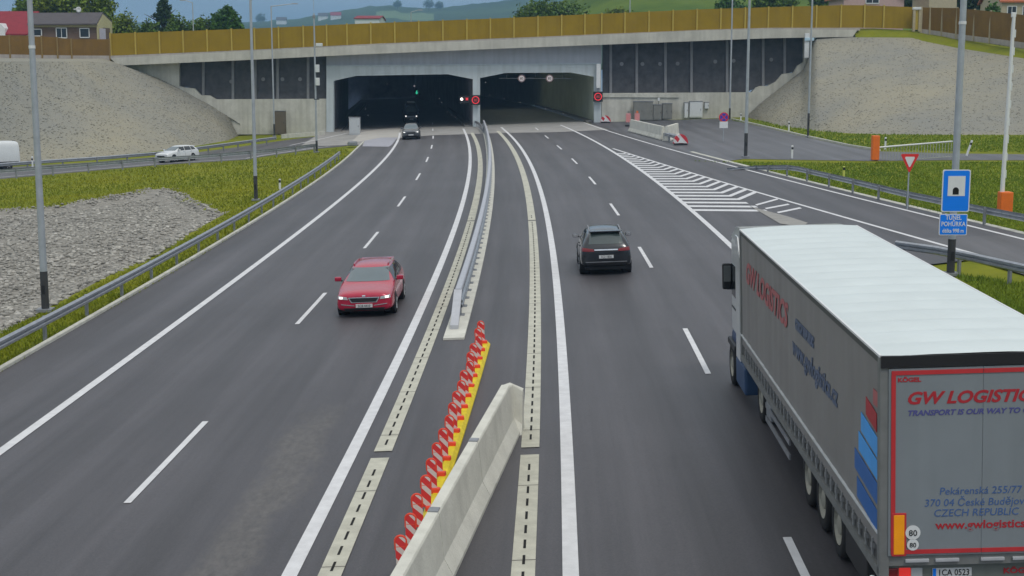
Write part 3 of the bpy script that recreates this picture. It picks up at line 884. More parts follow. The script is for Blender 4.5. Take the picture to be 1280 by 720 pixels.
# ------------------------------------------------------------------ screens on the deck
M['ochre'] = mat('ochre screen panel', (.29, .19, .004), .7, var=.12, scale=.5, bump=.1, bscale=30, streak=.18)
M['ochrepost'] = mat('ochre screen post', (.46, .34, .06), .6, var=.08)
M['brown'] = mat('brown screen panel', (.195, .108, .020), .75, var=.14, scale=.6, streak=.2)
M['brownpost'] = mat('tan screen post', (.25, .165, .055), .7, var=.1)
M['postwhite'] = mat('pale screen post', (.42, .36, .24), .7, var=.1)
def screen(name, label, stations, m_panel, m_post, base=None, wpost=.17):   # stations: (px, top, bottom, Y)
    o_ = V(stations[len(stations) // 2][0], stations[len(stations) // 2][2], stations[len(stations) // 2][3])
    t = thing(name, label, 'fence', o_)
    for a, b in zip(stations, stations[1:]):
        tl, bl_ = V(a[0], a[1] + 1.0, a[3]), V(a[0], a[2], a[3])
        tr, br_ = V(b[0], b[1] + 1.0, b[3]), V(b[0], b[2], b[3])
        MB().prism([bl_, br_, tr, tl], (0, .11, 0)).build('panel', m_panel, t, o_)
        if base:
            MB().prism([bl_ + Vector((0, -.04, -base)), br_ + Vector((0, -.04, -base)), br_ + Vector((0, -.04, 0)), bl_ + Vector((0, -.04, 0))], (0, .25, 0)).build('base_panel', M['capc'], t, o_)
    for a in stations:
        p, q = V(a[0], a[2], a[3]), V(a[0], a[1], a[3])
        h = q.z - p.z + (base or 0)
        MB().box((p.x, p.y - .02, q.z - h / 2), (wpost, .24, h)).build('post', m_post, t, o_)
    return t
posts = [139, 170, 200, 229.5, 259.5, 290, 318.7, 348.7, 379.5, 408.7, 434, 463.7, 493.7, 523.7, 553.7, 583.7, 613, 642.5, 672.5, 702, 731, 752, 781, 811, 841, 871, 900.7, 931, 960, 990, 1020, 1050.7, 1080, 1104, 1141]
screen('noise_screen', 'long ochre yellow noise screen standing on the deck above the tunnel', [(x, fence_t(x), fence_b(x), 175.35) for x in posts], M['ochre'], M['ochrepost'])
screen('noise_screen', 'brown noise screen in front of the house with grey roof', [(-60, 43, 68, 172), (-24, 43, 68, 173), (13, 43.5, 68, 174), (53, 44.5, 68.8, 174.6), (72.5, 46, 69, 175), (90, 48, 69.3, 175.2), (138, 48, 69.5, 175.3)], M['brown'], M['brownpost'], base=.75)
screen('noise_screen', 'brown noise screen with pale posts descending at the right end', [(1151, 8, 36, 174.6), (1162, 8.5, 37.5, 174), (1177, 8.8, 39.5, 172.5), (1195, 9, 42.5, 170), (1217, 11, 45, 167), (1237, 13, 47.5, 163.5), (1264, 16, 51, 159), (1300, 20, 56, 153), (1345, 25, 62, 147)], M['brown'], M['postwhite'], base=.6, wpost=.2)
t = thing('gate_pillar', 'pale gate pillar with white cap between ochre and brown screens', 'pillar', V(1146, 38, 174.4))
o_ = t.location
for x in (1142.5, 1149.5): MB().box((V(x, 24, 174.4).x, 174.4, V(x, 24, 174.4).z), (.28, .3, 2.9)).build('post', M['postwhite'], t, o_)
c = V(1146, 25, 174.45); MB().box((c.x, 174.46, c.z), (.5, .12, 2.3)).build('door_leaf', M['ochrepost'], t, o_)
c = V(1146, 10.5, 174.4); MB().rbox((c.x, 174.4, c.z), (1.0, .4, .3), .04).build('cap', M['whitebox'], t, o_)

# ------------------------------------------------------------------ steel guardrails
WPROF = [(0, .44), (.07, .49), (.07, .555), (.012, .595), (.07, .635), (.07, .70), (0, .75), (-.012, .75), (.055, .695), (.055, .645), (0, .595), (.055, .55), (.055, .495), (-.012, .44)]
def guardrail(label, pts, flip=False, spacing=4.0, droph=(0, 0), two=False, m='galv', group='steel guardrails beside the roads'):
    P = [Vector((p[0], p[1], zg(p[0]))) for p in pts]
    # resample evenly
    L = [0]
    for a, b in zip(P, P[1:]): L.append(L[-1] + (b - a).length)
    n = max(2, int(L[-1] / 2.0))
    def at(s_):
        for k in range(len(P) - 1):
            if s_ <= L[k + 1] + 1e-6: return P[k].lerp(P[k + 1], (s_ - L[k]) / max(1e-6, L[k + 1] - L[k]))
        return P[-1].copy()
    Q = []
    for i in range(n + 1):
        s_ = L[-1] * i / n; q = at(s_)
        if droph[0] and s_ < droph[0]: q.z -= .62 * (1 - s_ / droph[0])
        if droph[1] and L[-1] - s_ < droph[1]: q.z -= .62 * (1 - (L[-1] - s_) / droph[1])
        Q.append(q)
    o_ = Q[0].copy(); o_.z = zg(o_.x)
    t = thing('guardrail', label, 'guardrail', o_, group=group)
    pr = [(-a, b) for a, b in WPROF] if flip else WPROF
    MB().sweep(pr, Q).build('beam', M[m], t, o_)
    if two: MB().sweep([(-.35 + a * .2, b * .5 + .38) for a, b in WPROF], Q).build('rear_rail', M[m], t, o_)
    sgn = .08 if flip else -.08
    first = None
    k = int(L[-1] / spacing)
    for i in range(k + 1):
        s_ = min(L[-1] - .2, .3 + i * spacing); q = at(s_)
        dz = 0
        if droph[0] and s_ < droph[0]: dz = .62 * (1 - s_ / droph[0])
        if droph[1] and L[-1] - s_ < droph[1]: dz = .62 * (1 - (L[-1] - s_) / droph[1])
        if dz > .45: continue
        e = at(min(L[-1], s_ + .5)) - at(max(0, s_ - .5)); e.normalize(); r = Vector((e.y, -e.x, 0))
        if first is None:
            first = MB().box((0, 0, .25), (.09, .12, .94)).build('post', M['galv_dull'], t)
            ob = first
        else:
            ob = first.copy(); COL.objects.link(ob); ob.parent = t
        ob.location = q + r * sgn - o_ + Vector((0, 0, -dz))
        ob.rotation_euler = (0, 0, math.atan2(e.y, e.x) - math.pi / 2)
    return t
def gpts(px, z): return [(p.x, p.y) for p in (G(a, b, z) for a, b in px)]
GL = Line([(0, 430), (132, 360), (245, 300), (289, 274), (342, 247), (383, 219), (421.5, 193)], 2, .62)
guardrail('long steel guardrail on grass along the left edge of the motorway', [(GL(y), y) for y in np.arange(14, GL.y1 + 3, 3)])
guardrail('steel guardrail on the near side of the exit road above the grass bank', gpts([(-300, 232), (0, 214), (125, 204.5), (200, 198.5), (250, 195.5), (306, 191), (340, 188), (398, 181)], .62), True, 3.0)
guardrail('steel guardrail along the foot of the left embankment behind the white car', gpts([(-300, 222), (-40, 209), (47, 202.5), (120, 198), (200, 191.5), (250, 185), (317, 176), (345, 172.5)], .6), False, 3.0)
GR = gpts([(909, 201.5), (930, 200.5), (951, 200.8), (989, 209), (1055, 224), (1135, 243), (1175, 251), (1212, 259), (1280, 272)], .6)
e = (GR[-1][0] - GR[-2][0], GR[-1][1] - GR[-2][1]); ln = math.hypot(*e)
GR += [(GR[-1][0] + e[0] / ln * 18, GR[-1][1] + e[1] / ln * 18)]
guardrail('steel guardrail on the outer side of the right slip road, ending by the yard', GR, True, 4.0, droph=(9, 0))
G2 = gpts([(1120, 305), (1152, 309), (1186, 314.5), (1280, 335)], .62)
e = (G2[-1][0] - G2[-2][0], G2[-1][1] - G2[-2][1]); ln = math.hypot(*e)
G2 += [(G2[-1][0] + e[0] / ln * 16, G2[-1][1] + e[1] / ln * 16)]
guardrail('short steel guardrail between the slip road and the lorry', G2, False, 3.0)
guardrail('short curved steel guardrail around the foot of the middle tunnel pier', gpts([(586, 148), (591, 151), (597, 153.5), (602, 157), (604, 161)], .6), False, 2.0)

# ------------------------------------------------------------------ steel barrier on the median strip
y0 = G(571, 414).y
yfull = G(575, 362, .95).y
mc = off(MBR, -.44)
o_ = Vector((mc(y0), y0, zg(mc(y0))))
t = thing('median_barrier', 'long grey steel barrier on the concrete median strip, sloping down at its near end', 'crash barrier', o_)
ysm = list(np.arange(yfull, 171, 2.0))
mtop = [Vector((mc(y), y, zg(mc(y)))) for y in ysm]
MB().sweep([(-.10, .82), (-.10, .95), (-.07, .98), (.07, .98), (.10, .95), (.10, .82)], mtop).build('top_rail', mat('pale zinc rail', (.50, .51, .55), .45, metal=.35, var=.08), t, o_)
ramp = [Vector((mc(y0) - .02, y0, zg(mc(y0)) - .78)), Vector((mc(yfull), yfull, zg(mc(yfull))))]
MB().sweep([(-.12, .80), (-.12, .96), (.12, .96), (.12, .80)], ramp).build('end_ramp', mat('pale zinc ramp', (.50, .51, .54), .45, metal=.35, var=.08), t, o_)
MB().sweep([(a + .07, b - .08) for a, b in WPROF], mtop).build('lower_rail', M['galv'], t, o_)
MB().sweep([(-a - .07, b - .08) for a, b in WPROF], mtop).build('lower_rail', M['galv'], t, o_)
first = None
for y in np.arange(yfull + .6, 169, 1.6):
    if first is None: ob = first = MB().box((0, 0, .46), (.14, .12, .78)).add([(-.17, -.17, .0), (.17, -.17, .0), (.17, .17, .0), (-.17, .17, .0), (-.17, -.17, .09), (.17, -.17, .09), (.17, .17, .09), (-.17, .17, .09)], [(4, 5, 6, 7), (0, 1, 5, 4), (1, 2, 6, 5), (2, 3, 7, 6), (3, 0, 4, 7)]).build('post', M['galv_dull'], t)
    else: ob = first.copy(); COL.objects.link(ob); ob.parent = t
    ob.location = Vector((mc(y), y, zg(mc(y)))) - o_

# ------------------------------------------------------------------ precast concrete barriers in the foreground
JP = [(-.31, 0), (-.31, .08), (-.17, .34), (-.10, 1.04), (-.08, 1.07), (.08, 1.07), (.10, 1.04), (.17, .34), (.31, .08), (.31, 0)]
tops = [G(633, 479, 1.07), G(596, 552, 1.07), G(541, 640, 1.07)]
dirv = (tops[0] - tops[2]); dirv.z = 0; dirv.normalize()
end0 = tops[0]
def along(s_): p = Vector((end0.x, end0.y, 0)) - dirv * s_; p.z = zg(p.x); return p
l1 = (tops[0] - tops[1]).length; l2 = (tops[1] - tops[2]).length
JL = [('pale concrete barrier with turned end, farthest of the foreground row', 0, l1), ('pale concrete barrier in the middle of the foreground row', l1, l1 + l2), ('pale concrete barrier cut by the bottom edge of the photo', l1 + l2, l1 + l2 + 4.2)]
for lb, a, b in JL:
    pa, pb = along(b - .012), along(a + .012)
    path = [pa.lerp(pb, i / 6) for i in range(7)]
    if a == 0:
        e_ = path[-1]
        path[-1] = e_ - dirv * .15
    o_ = along((a + b) / 2)
    t = thing('concrete_barrier', lb, 'concrete barrier', o_, group='precast concrete barriers in the foreground')
    body = MB().sweep(JP, path)
    body.build('body', M['precast'], t, o_)
    if a == 0:          # the turned end piece
        s0 = along(.16); s1 = along(-.05) + Vector((.10, 0, 0)); s2 = along(-.10) + Vector((.34, -.08, 0))
        for p in (s0, s1, s2): p.z = zg(p.x)
        s2.z -= .13
        MB().sweep([(c_[0] * .98, c_[1] * .985) for c_ in JP], [s0, s1, s2]).build('turned_end', M['precast'], t, o_)
    pj = along(b - .09)
    MB().box((pj.x, pj.y, pj.z + 1.075), (.16, .2, .03), math.atan2(dirv.y, dirv.x) - math.pi / 2).build('coupling_plate', M['galv_dull'], t, o_)

# ------------------------------------------------------------------ row of striped beacons on a yellow foot
def stripes(name, ca, cb, freq, kx, kz, ph=0.0):
    m = bpy.data.materials.new(name); m.use_nodes = True
    n, l = m.node_tree.nodes, m.node_tree.links
    b = n['Principled BSDF']; b.inputs['Roughness'].default_value = .5
    tt = n.new('ShaderNodeTexCoord'); s_ = n.new('ShaderNodeSeparateXYZ'); l.new(tt.outputs['Object'], s_.inputs[0])
    a1 = n.new('ShaderNodeMath'); a1.operation = 'MULTIPLY'; a1.inputs[1].default_value = kx * freq; l.new(s_.outputs['X'], a1.inputs[0])
    a2 = n.new('ShaderNodeMath'); a2.operation = 'MULTIPLY_ADD'; a2.inputs[1].default_value = kz * freq; l.new(s_.outputs['Z'], a2.inputs[0]); l.new(a1.outputs[0], a2.inputs[2])
    a0 = n.new('ShaderNodeMath'); a0.operation = 'ADD'; a0.inputs[1].default_value = ph + 20; l.new(a2.outputs[0], a0.inputs[0])
    a3 = n.new('ShaderNodeMath'); a3.operation = 'FRACT'; l.new(a0.outputs[0], a3.inputs[0])
    a4 = n.new('ShaderNodeMath'); a4.operation = 'GREATER_THAN'; a4.inputs[1].default_value = .56; l.new(a3.outputs[0], a4.inputs[0])
    mm = n.new('ShaderNodeMix'); mm.data_type = 'RGBA'; mm.inputs[6].default_value = ca + (1,); mm.inputs[7].default_value = cb + (1,)
    l.new(a4.outputs[0], mm.inputs[0]); l.new(mm.outputs[2], b.inputs['Base Color'])
    return m
M['stripes'] = stripes('red and white stripes', (.70, .035, .04), (.70, .60, .58), 4.0, 1.0, 1.0, .25)
tp = [(604, 401), (600, 410), (595.5, 420), (592, 430), (588, 440), (584.5, 452), (581, 464), (577, 475.5), (572.5, 489), (567, 504), (561, 520), (554, 537), (547, 555), (541, 573.6), (533, 595), (525, 617), (514, 642), (500, 669)]
BT = [G(px, py, .74) for px, py in tp]
fit_c = np.polyfit([p.y for p in BT], [p.x for p in BT], 2)
YB = np.linspace(BT[-1].y, BT[0].y, 18)
BX = [float(np.polyval(fit_c, y)) for y in YB]
ys_ = np.linspace(YB[0] - 2.2, YB[-1] + .25, 26)
base_path = [Vector((float(np.polyval(fit_c, y)) + .16, y, zg(float(np.polyval(fit_c, y))))) for y in ys_]
o_ = base_path[13].copy()
kbm = MB().sweep([(-.22, 0), (-.22, .05), (-.14, .12), (-.02, .12), (.05, .05), (.05, 0)], base_path)
tag(kbm.build('beacon_base', M['yellow'], None, o_), 'long yellow rubber base strip carrying the row of striped beacons', 'base strip')
ORD = ['first', 'second', 'third', 'fourth', 'fifth', 'sixth', 'seventh', 'eighth', 'ninth', 'tenth', 'eleventh', 'twelfth', 'thirteenth', 'fourteenth', 'fifteenth', 'sixteenth', 'seventeenth', 'eighteenth']
bt = thing('striped_beacon', 'x', 'beacon', (0, 0, 0), group='red and white beacons on the yellow base strip')
out = [(-.085, .06)] + [(-.085, .52)] + [(-.085 * math.cos(a), .52 + .085 * math.sin(a)) for a in np.linspace(.3, math.pi - .3, 7)] + [(.085, .52), (.085, .06)]
MB().prism([(x, -.015, z) for x, z in out], (0, .03, 0)).build('board', M['stripes'], bt)
rim = MB()
arc = [(-.083, .40), (-.083, .53)] + [(-.085 * math.cos(a), .535 + .085 * math.sin(a)) for a in np.linspace(.1, math.pi - .1, 8)] + [(.083, .53), (.083, .40)]
for a, b in zip(arc, arc[1:]): rim.tube((a[0], 0, a[1]), (b[0], 0, b[1]), .018, n=6)
rim.tube((-.07, 0, .45), (.07, 0, .45), .018, n=6)
rim.build('handle_rim', M['redo'], bt)
MB().rbox((.06, -.02, .03), (.16, .14, .10), .02).build('foot', M['redo'], bt)
for i in range(18):
    loc = (BX[i], YB[i], zg(BX[i]) + .112)
    rz = R(rng.uniform(-12, 12)); ry = R(rng.uniform(-5, 5))
    lb = 'striped beacon on the yellow base, %s from the near end' % ORD[i]
    if i == 0: bt.location = loc; bt.rotation_euler = (0, ry, rz); bt['label'] = lb; b0 = bt
    else: dup(b0, loc, (0, ry, rz), lb)

# ------------------------------------------------------------------ lamp posts and other masts
def lamp(name, label, cat, base, top=None, h=12.0, r0=.12, r1=.075, dark=1.3, band=None, arm=None, group=None, foot=True):
    b = G(*base) if not isinstance(base, Vector) else base
    t = thing(name, label, cat, b, group=group)
    MB().tube((0, 0, dark if dark else -.1), (0, 0, h), r0 * .97, r1, 14).build('shaft', M['pole'], t, smooth=False)
    if dark: MB().tube((0, 0, -.25), (0, 0, dark + .02), r0 * 1.04, r0 * 1.02, 14).build('dark_foot', M['polebase'], t)
    if foot: MB().box((0, 0, .02), (r0 * 4, r0 * 4, .1)).build('foot_plate', M['galv_dull'], t)
    if band:
        rb = r0 + (r1 - r0) * band / h
        MB().tube((0, 0, band - .05), (0, 0, band + .05), rb * 1.15, rb * 1.15, 14).build('clamp_band', M['white'], t)
    if dark: MB().box((0, -r0 * .98, dark * .55), (r0 * .9, .03, .3)).build('hatch', M['black'], t)
    if arm:
        a = Vector(arm)
        MB().tube((0, 0, h - .05), (a.x, a.y, h + .25), r1 * .8, r1 * .6, 8).build('arm', M['pole'], t)
        ang = math.atan2(a.y, a.x)
        hd = MB().box((a.x + math.cos(ang) * .35, a.y + math.sin(ang) * .35, h + .27), (.8, .28, .12), ang, taper=.8)
        hd.build('lamp_head', M['galv_dull'], t)
    return t
LG = 'galvanised lamp posts beside the motorway'
lamp('lamp_post', 'tall galvanised lamp post with dark foot beside the stone basin', 'lamp post', (57, 388), h=12, r0=.125, r1=.085, dark=1.32, band=V(44, 57, 43.5).z - G(57, 388).z, arm=(1.8, .1, 0), group=LG)
lamp('lamp_post', 'slim lamp post on the grass left of the motorway, before the exit road', 'lamp post', (320, 250), h=12, r0=.115, r1=.075, dark=1.45, band=None, arm=(1.8, .1, 0), group=LG)
lamp('lamp_post', 'thin lamp post by the brown cabinet at the left retaining wall', 'lamp post', (343, 170), h=15.2, r0=.10, r1=.07, dark=1.4, arm=(2.4, .2, 0), group=LG)
lamp('lamp_post', 'lamp post on the corner of the grass before the service yard', 'lamp post', (932, 196), h=13, r0=.13, r1=.08, dark=1.75, arm=(-1.8, .1, 0), group=LG)
lamp('lamp_post', 'thin lamp post standing at the right retaining wall behind the yard', 'lamp post', (912, 150), h=14.2, r0=.11, r1=.08, dark=1.35, arm=(-2.3, 0, 0), group=LG)
lamp('lamp_post', 'lamp post with dark foot at the base of the right stone embankment', 'lamp post', (1010, 171), h=15, r0=.10, r1=.07, dark=2.1, arm=(-1.8, 0, 0), group=LG)
pr = lamp('lamp_post', 'tall lamp post behind the blue tunnel sign', 'lamp post', (1188, 343), h=12, r0=.13, r1=.10, dark=1.2, band=V(1200, 31, 51).z - G(1188, 343).z, arm=(-1.8, .1, 0), group=LG)
# mast with equipment boxes, left of the portal
cm = lamp('camera_mast', 'thin mast carrying two white boxes, left of the tunnel openings', 'mast', (396, 190), h=V(391, 14, 130).z - G(396, 190).z, r0=.10, r1=.065, dark=1.05)
b = G(396, 190)
for y_, hh in ((85.5, .7), (102, .7)):
    p = V(397, y_, b.y) - b
    MB().rbox((.22, -.05, p.z), (.36, .4, hh), .03).build('equipment_box', M['whitebox'], cm)
p = V(397, 124, b.y) - b
MB().box((.1, -.05, p.z), (.5, .12, .08)).build('bracket', M['black'], cm)
p = V(391, 56, b.y) - b
mcam = MB().rbox((.45, -.1, p.z), (.6, .35, .3), .05)
mcam.tube((0, 0, p.z - .15), (.5, -.1, p.z - .05), .03)
mcam.build('camera', M['whitebox'], cm)
p = V(391, 14, b.y) - b
MB().tube((0, 0, p.z), (0, 0, p.z + 1.0), .02).build('rod', M['pole'], cm)
MB().rbox((0, 0, p.z - .5), (.25, .2, .3), .03).build('sensor', M['galv_dull'], cm)
# small lamps on the road above, beyond the screens
def far_lamp(px, top, Y, label, left):
    g = V(px, 45, Y); g.z = zp(g.x) - .2
    h = V(px, top, Y).z - g.z
    lamp('street_lamp', label, 'street lamp', g, h=h, r0=.09, r1=.06, dark=0, arm=(left * .9, 0, 0), group='street lamps beyond the noise screen')
far_lamp(242, 3, 190, 'street lamp beyond the ochre screen among the trees on the left', -1)
far_lamp(514, 15, 200, 'short street lamp beyond the ochre screen against the wooded hill', 1)
far_lamp(787, -14, 192, 'street lamp beyond the ochre screen before the green hillside', 1)

# ------------------------------------------------------------------ signs
# blue tunnel sign with its plate, on two clamps before the lamp post
SB = G(1188, 347); SB.y -= .35; SB.z = zg(SB.x)
t = thing('tunnel_sign', 'blue tunnel information sign with white tunnel picture and lettered plate below', 'road sign', SB)
Ys = SB.y - .12
def rrect(mb, x0, x1, z0, z1, y, dep, r=.06):
    pts = []
    for cx_, cz_, a0 in ((x1 - r, z1 - r, 0), (x0 + r, z1 - r, 90), (x0 + r, z0 + r, 180), (x1 - r, z0 + r, 270)):
        for k in range(4):
            a = R(a0 + 30 * k); pts.append((cx_ + r * math.cos(a), y, cz_ + r * math.sin(a)))
    mb.prism(pts, (0, dep, 0)); return mb
def sx_(px, py=250): return V(px, py, Ys).x - SB.x
def sz_(py, px=1193): return V(px, py, Ys).z - SB.z
x0, x1 = sx_(1177), sx_(1212)
z1, zm, zl, z0 = sz_(212), sz_(265), sz_(267.5), sz_(294)
yl = Ys - SB.y
rrect(MB(), x0, x1, zm, z1, yl, .03).build('border', M['white'], t)
rrect(MB(), x0 + .035, x1 - .035, zm + .035, z1 - .035, yl - .006, .006).build('blue_face', M['bluesign'], t)
px0, px1 = sx_(1184), sx_(1205.5); pz0, pz1 = sz_(245), sz_(220)
MB().box(((px0 + px1) / 2, yl - .010, (pz0 + pz1) / 2), (px1 - px0, .008, pz1 - pz0)).build('picture', M['white'], t)
tx, tw, tb = (px0 + px1) / 2 - .02, .10, pz0 + .05
arch = [(tx - tw, yl - .02, tb), (tx + tw, yl - .02, tb)] + [(tx + tw * math.cos(a), yl - .02, tb + .14 + tw * math.sin(a)) for a in np.linspace(0, math.pi, 9)]
MB().prism(arch, (0, .006, 0)).build('tunnel_symbol', M['slot'], t)
xx0, xx1 = sx_(1175.5), sx_(1210.5)
rrect(MB(), xx0, xx1, z0, zl, yl, .03, .04).build('plate_border', M['white'], t)
rrect(MB(), xx0 + .025, xx1 - .025, z0 + .025, zl - .025, yl - .006, .006, .03).build('plate_face', M['bluesign'], t)
RX = Matrix.Rotation(math.pi / 2, 4, 'X')
xc = (xx0 + xx1) / 2
for s_, py, hgt in (('TUNEL', 274.6, .17), ('POHŮRKA', 282.6, .17), ('délka 998 m', 290.6, .145)):
    text('lettering', s_, hgt * 1.25, M['white'], t, Matrix.Translation((xc, yl - .010, sz_(py))) @ RX, align='CENTER', bold=.003, sx=.80)
MB().box((xc, yl + .10, (z1 + zm) / 2), (x1 - x0 - .1, .05, .06)).box((xc, yl + .10, (z0 + zl) / 2), (x1 - x0 - .1, .05, .06)).build('rear_rail', M['signback'], t)
MB().box((xc, yl + .2, (z1 + zm) / 2), (.34, .2, .07)).box((xc, yl + .2, (z0 + zl) / 2), (.34, .2, .07)).build('clamp', M['signback'], t)
# give way sign
yb = G(1134, 262)
t = thing('give_way_sign', 'white give way triangle with red border on a thin post in the grass', 'road sign', yb)
def tri(x0, x1, zt, zb, y, dep, mb=None):
    mb = mb or MB()
    pts = []
    A, B, C_ = Vector((x0, y, zt)), Vector((x1, y, zt)), Vector(((x0 + x1) / 2, y, zb))
    for p, q, r_ in ((A, C_, B), (C_, B, A), (B, A, C_)):
        pts.append(p + (r_ - p).normalized() * .06); pts.append(p + (q - p).normalized() * .06)
    return mb.prism(pts, (0, dep, 0))
h1, h0 = V(1134, 192.5, yb.y - .1).z - yb.z, V(1134, 216.5, yb.y - .1).z - yb.z
wd = V(1146, 200, yb.y).x - V(1122.5, 200, yb.y).x
tri(-wd / 2, wd / 2, h1, h0, -.09, .03).build('red_border', M['red'], t)
tri(-wd * .29, wd * .29, h1 - .13, h0 + .25, -.098, .008).build('white_face', M['white'], t)
MB().tube((0, 0, -.2), (0, 0, h1 - .05), .035).build('post', M['pole'], t)
# no stopping sign with white plate, in the yard
nb = G(904, 176)
t = thing('no_stopping_sign', 'round blue and red no stopping sign above a white plate in the yard', 'road sign', nb)
zc = V(902, 146.5, nb.y).z - nb.z
MB().lathe([(.0, 0), (0, .44), (.03, .44), (.03, 0)], (0, -.1, zc), 'Y', 24).build('red_ring', M['red'], t)
MB().lathe([(0, 0), (0, .35), (.01, .35), (.01, 0)], (0, -.112, zc), 'Y', 24).build('blue_disc', mat('violet blue sheet', (.06, .05, .40), .5), t)
for a in (45, -45):
    q = MB(); c_, s_ = math.cos(R(a)), math.sin(R(a))
    q.prism([(c_ * u - s_ * v_, -.118 - (.002 if a > 0 else 0), zc + s_ * u + c_ * v_) for u, v_ in ((-.35, -.035), (.35, -.035), (.35, .035), (-.35, .035))], (0, .008, 0))
    q.build('red_bar', M['red'], t)
zp_ = V(902, 156, nb.y).z - nb.z
MB().box((0, -.1, zp_), (.75, .03, .58)).build('plate', M['white'], t)
MB().tube((0, 0, -.1), (0, 0, zc + .2), .035).build('post', M['pole'], t)

# lit signs on the portal
M['led_dred'] = mat('dim red led', (.2, .01, .01), .5, emit=(1, .12, .14, .35))
def vms(name, label, px, py, Y, wpx, hpx, arm=None):
    c = V(px, py, Y); s_ = Y / FPX
    t = thing(name, label, 'speed sign', c)
    MB().rbox((0, 0, 0), (wpx * s_, .3, hpx * s_), .05).build('housing', M['black'], t)
    n = 28; mb = MB()
    r = min(wpx, hpx) * s_ * .41
    mb.lathe([(-.17, r * .80), (-.17, r), (-.14, r), (-.14, r * .80), (-.17, r * .80)], (0, 0, 0), 'Y', n).build('lit_ring', M['led_red'], t)
    text('lit_digits', '80', r * 1.0, M['led_dred'], t, Matrix.Translation((0, -.165, -r * .35)) @ RX, align='CENTER')
    return t
vms('lit_speed_sign', 'black box with lit red ring on the middle pier of the tunnel', 594.5, 125, 175.7, 11.5, 12)
vms('lit_speed_sign', 'black box with lit red ring on the right pier of the tunnel', 747.5, 120.8, 175.7, 11.5, 12.5)
c = V(582.5, 124.5, 176.6); t = thing('lane_signal', 'dark lane signal box with red cross and white lamp beside the middle pier', 'traffic signal', c)
MB().rbox((0, 0, 0), (1.55, .3, .95), .05).build('housing', M['black'], t)
cc = MB()
for a in (45, -45):
    c_, s_ = math.cos(R(a)), math.sin(R(a))
    cc.prism([(.12 + c_ * u - s_ * v_, -.165 - (.004 if a > 0 else 0), .08 + s_ * u + c_ * v_) for u, v_ in ((-.2, -.05), (.2, -.05), (.2, .05), (-.2, .05))], (0, .01, 0))
cc.build('red_cross', M['led_red'], t)
MB().lathe([(0, 0), (0, .17), (.02, .17), (.02, 0)], (-.52, -.17, .06), 'Y', 16).build('white_lamp', M['led_white'], t)
c = V(521, 115.5, 215); t = thing('lane_signal', 'green lit arrow signal hanging inside the left tunnel opening', 'traffic signal', c)
MB().rbox((0, 0, 0), (.95, .25, .95), .04).build('housing', M['black'], t)
MB().prism([(-.08, -.14, .28), (.08, -.14, .28), (.08, -.14, -.02), (.22, -.14, -.02), (0, -.14, -.3), (-.22, -.14, -.02), (-.08, -.14, -.02)], (0, .02, 0)).build('green_arrow', M['led_green'], t)
MB().tube((0, 0, .45), (0, 0, 2.0), .04).build('hanger', M['galv_dull'], t)
c = V(669, 98, 182)
t = thing('sign_gantry', 'thin dark bar under the ceiling of the right tunnel opening', 'gantry', c)
MB().box((0, 0.2, 0), (9.0, .10, .10)).build('bar', M['galv_dull'], t)
for x in (-3.6, 0, 3.6): MB().tube((x, .2, 0), (x, .2, .75), .035).build('hanger', M['galv_dull'], t)
for px, lb in ((652, 'left of the two round white speed signs in the right tunnel opening'), (687, 'right of the two round white speed signs in the right tunnel opening')):
    c = V(px, 98, 181.8); t = thing('round_speed_sign', lb, 'speed sign', c, group='round speed signs over the right tunnel')
    MB().lathe([(0, 0), (0, .47), (.06, .47), (.06, 0)], (0, 0, 0), 'Y', 24).build('disc', mat('pale lit disc', (.6, .55, .56), .5, emit=(.9, .82, .84, .35)), t)
    MB().lathe([(0, .36), (0, .46), (.01, .46), (.01, .36), (0, .36)], (0, -.015, 0), 'Y', 24).build('ring', mat('rose ring', (.5, .25, .28), .5), t)
    text('digits', '80', .42, M['slot'], t, Matrix.Translation((0, -.012, -.15)) @ RX, align='CENTER')
c = V(748, 95, 175.8); t = thing('white_light_box', 'tall white box on the right pier above the lit speed sign', 'light box', c)
MB().rbox((0, 0, 0), (.5, .3, 2.9), .04).build('body', M['white'], t)
MB().box((0, .1, -1.75), (.3, .2, .6)).build('bracket', M['galv_dull'], t)

# ------------------------------------------------------------------ cabinets and small boxes near the portal
def cabinet(label, x0, x1, y0, y1, m, yoff=0, depth=.7, doors=2, name='cabinet', group=None, Y=None):
    if Y is None:
        b = G((x0 + x1) / 2, y1)
    else: b = V((x0 + x1) / 2, y1, Y)
    b = b.copy(); w_ = (x1 - x0) * b.y / FPX; h = V(0, y0, b.y).z - V(0, y1, b.y).z
    t = thing(name, label, 'cabinet', b, group=group)
    MB().rbox((0, depth / 2, h / 2), (w_, depth, h), .03).build('body', m, t)
    MB().box((0, depth / 2, h + .03), (w_ + .1, depth + .1, .06)).build('roof', M['galv_dull'], t)
    for k in range(doors):
        dw = w_ / doors
        d_ = MB().box((-w_ / 2 + dw * (k + .5), -.012, h * .5), (dw * .9, .03, h * .86)).build('door', m, t)
        MB().box((-w_ / 2 + dw * (k + .85), -.04, h * .5), (.04, .03, .18)).build('handle', M['black'], d_)
    return t
CG = 'cabinets along the tunnel walls'
cabinet('tall silver cabinet at the edge of the left tunnel opening', 436.5, 450, 147, 168.5, M['silver'], doors=1)
cabinet('brown grey cabinet against the left retaining wall', 344, 357, 139, 168, mat('brown cabinet', (.13, .105, .075), .7), doors=1, group=CG, Y=174.5)
cabinet('widest grey cabinet against the right retaining wall', 792, 816, 127, 150.5, M['cab_grey'], doors=2, group=CG, Y=175.2)
cabinet('grey cabinet with a small mast between two cabinets on the right wall', 816.5, 827, 131, 150, M['cab_grey'], doors=1, group=CG, Y=175.2)
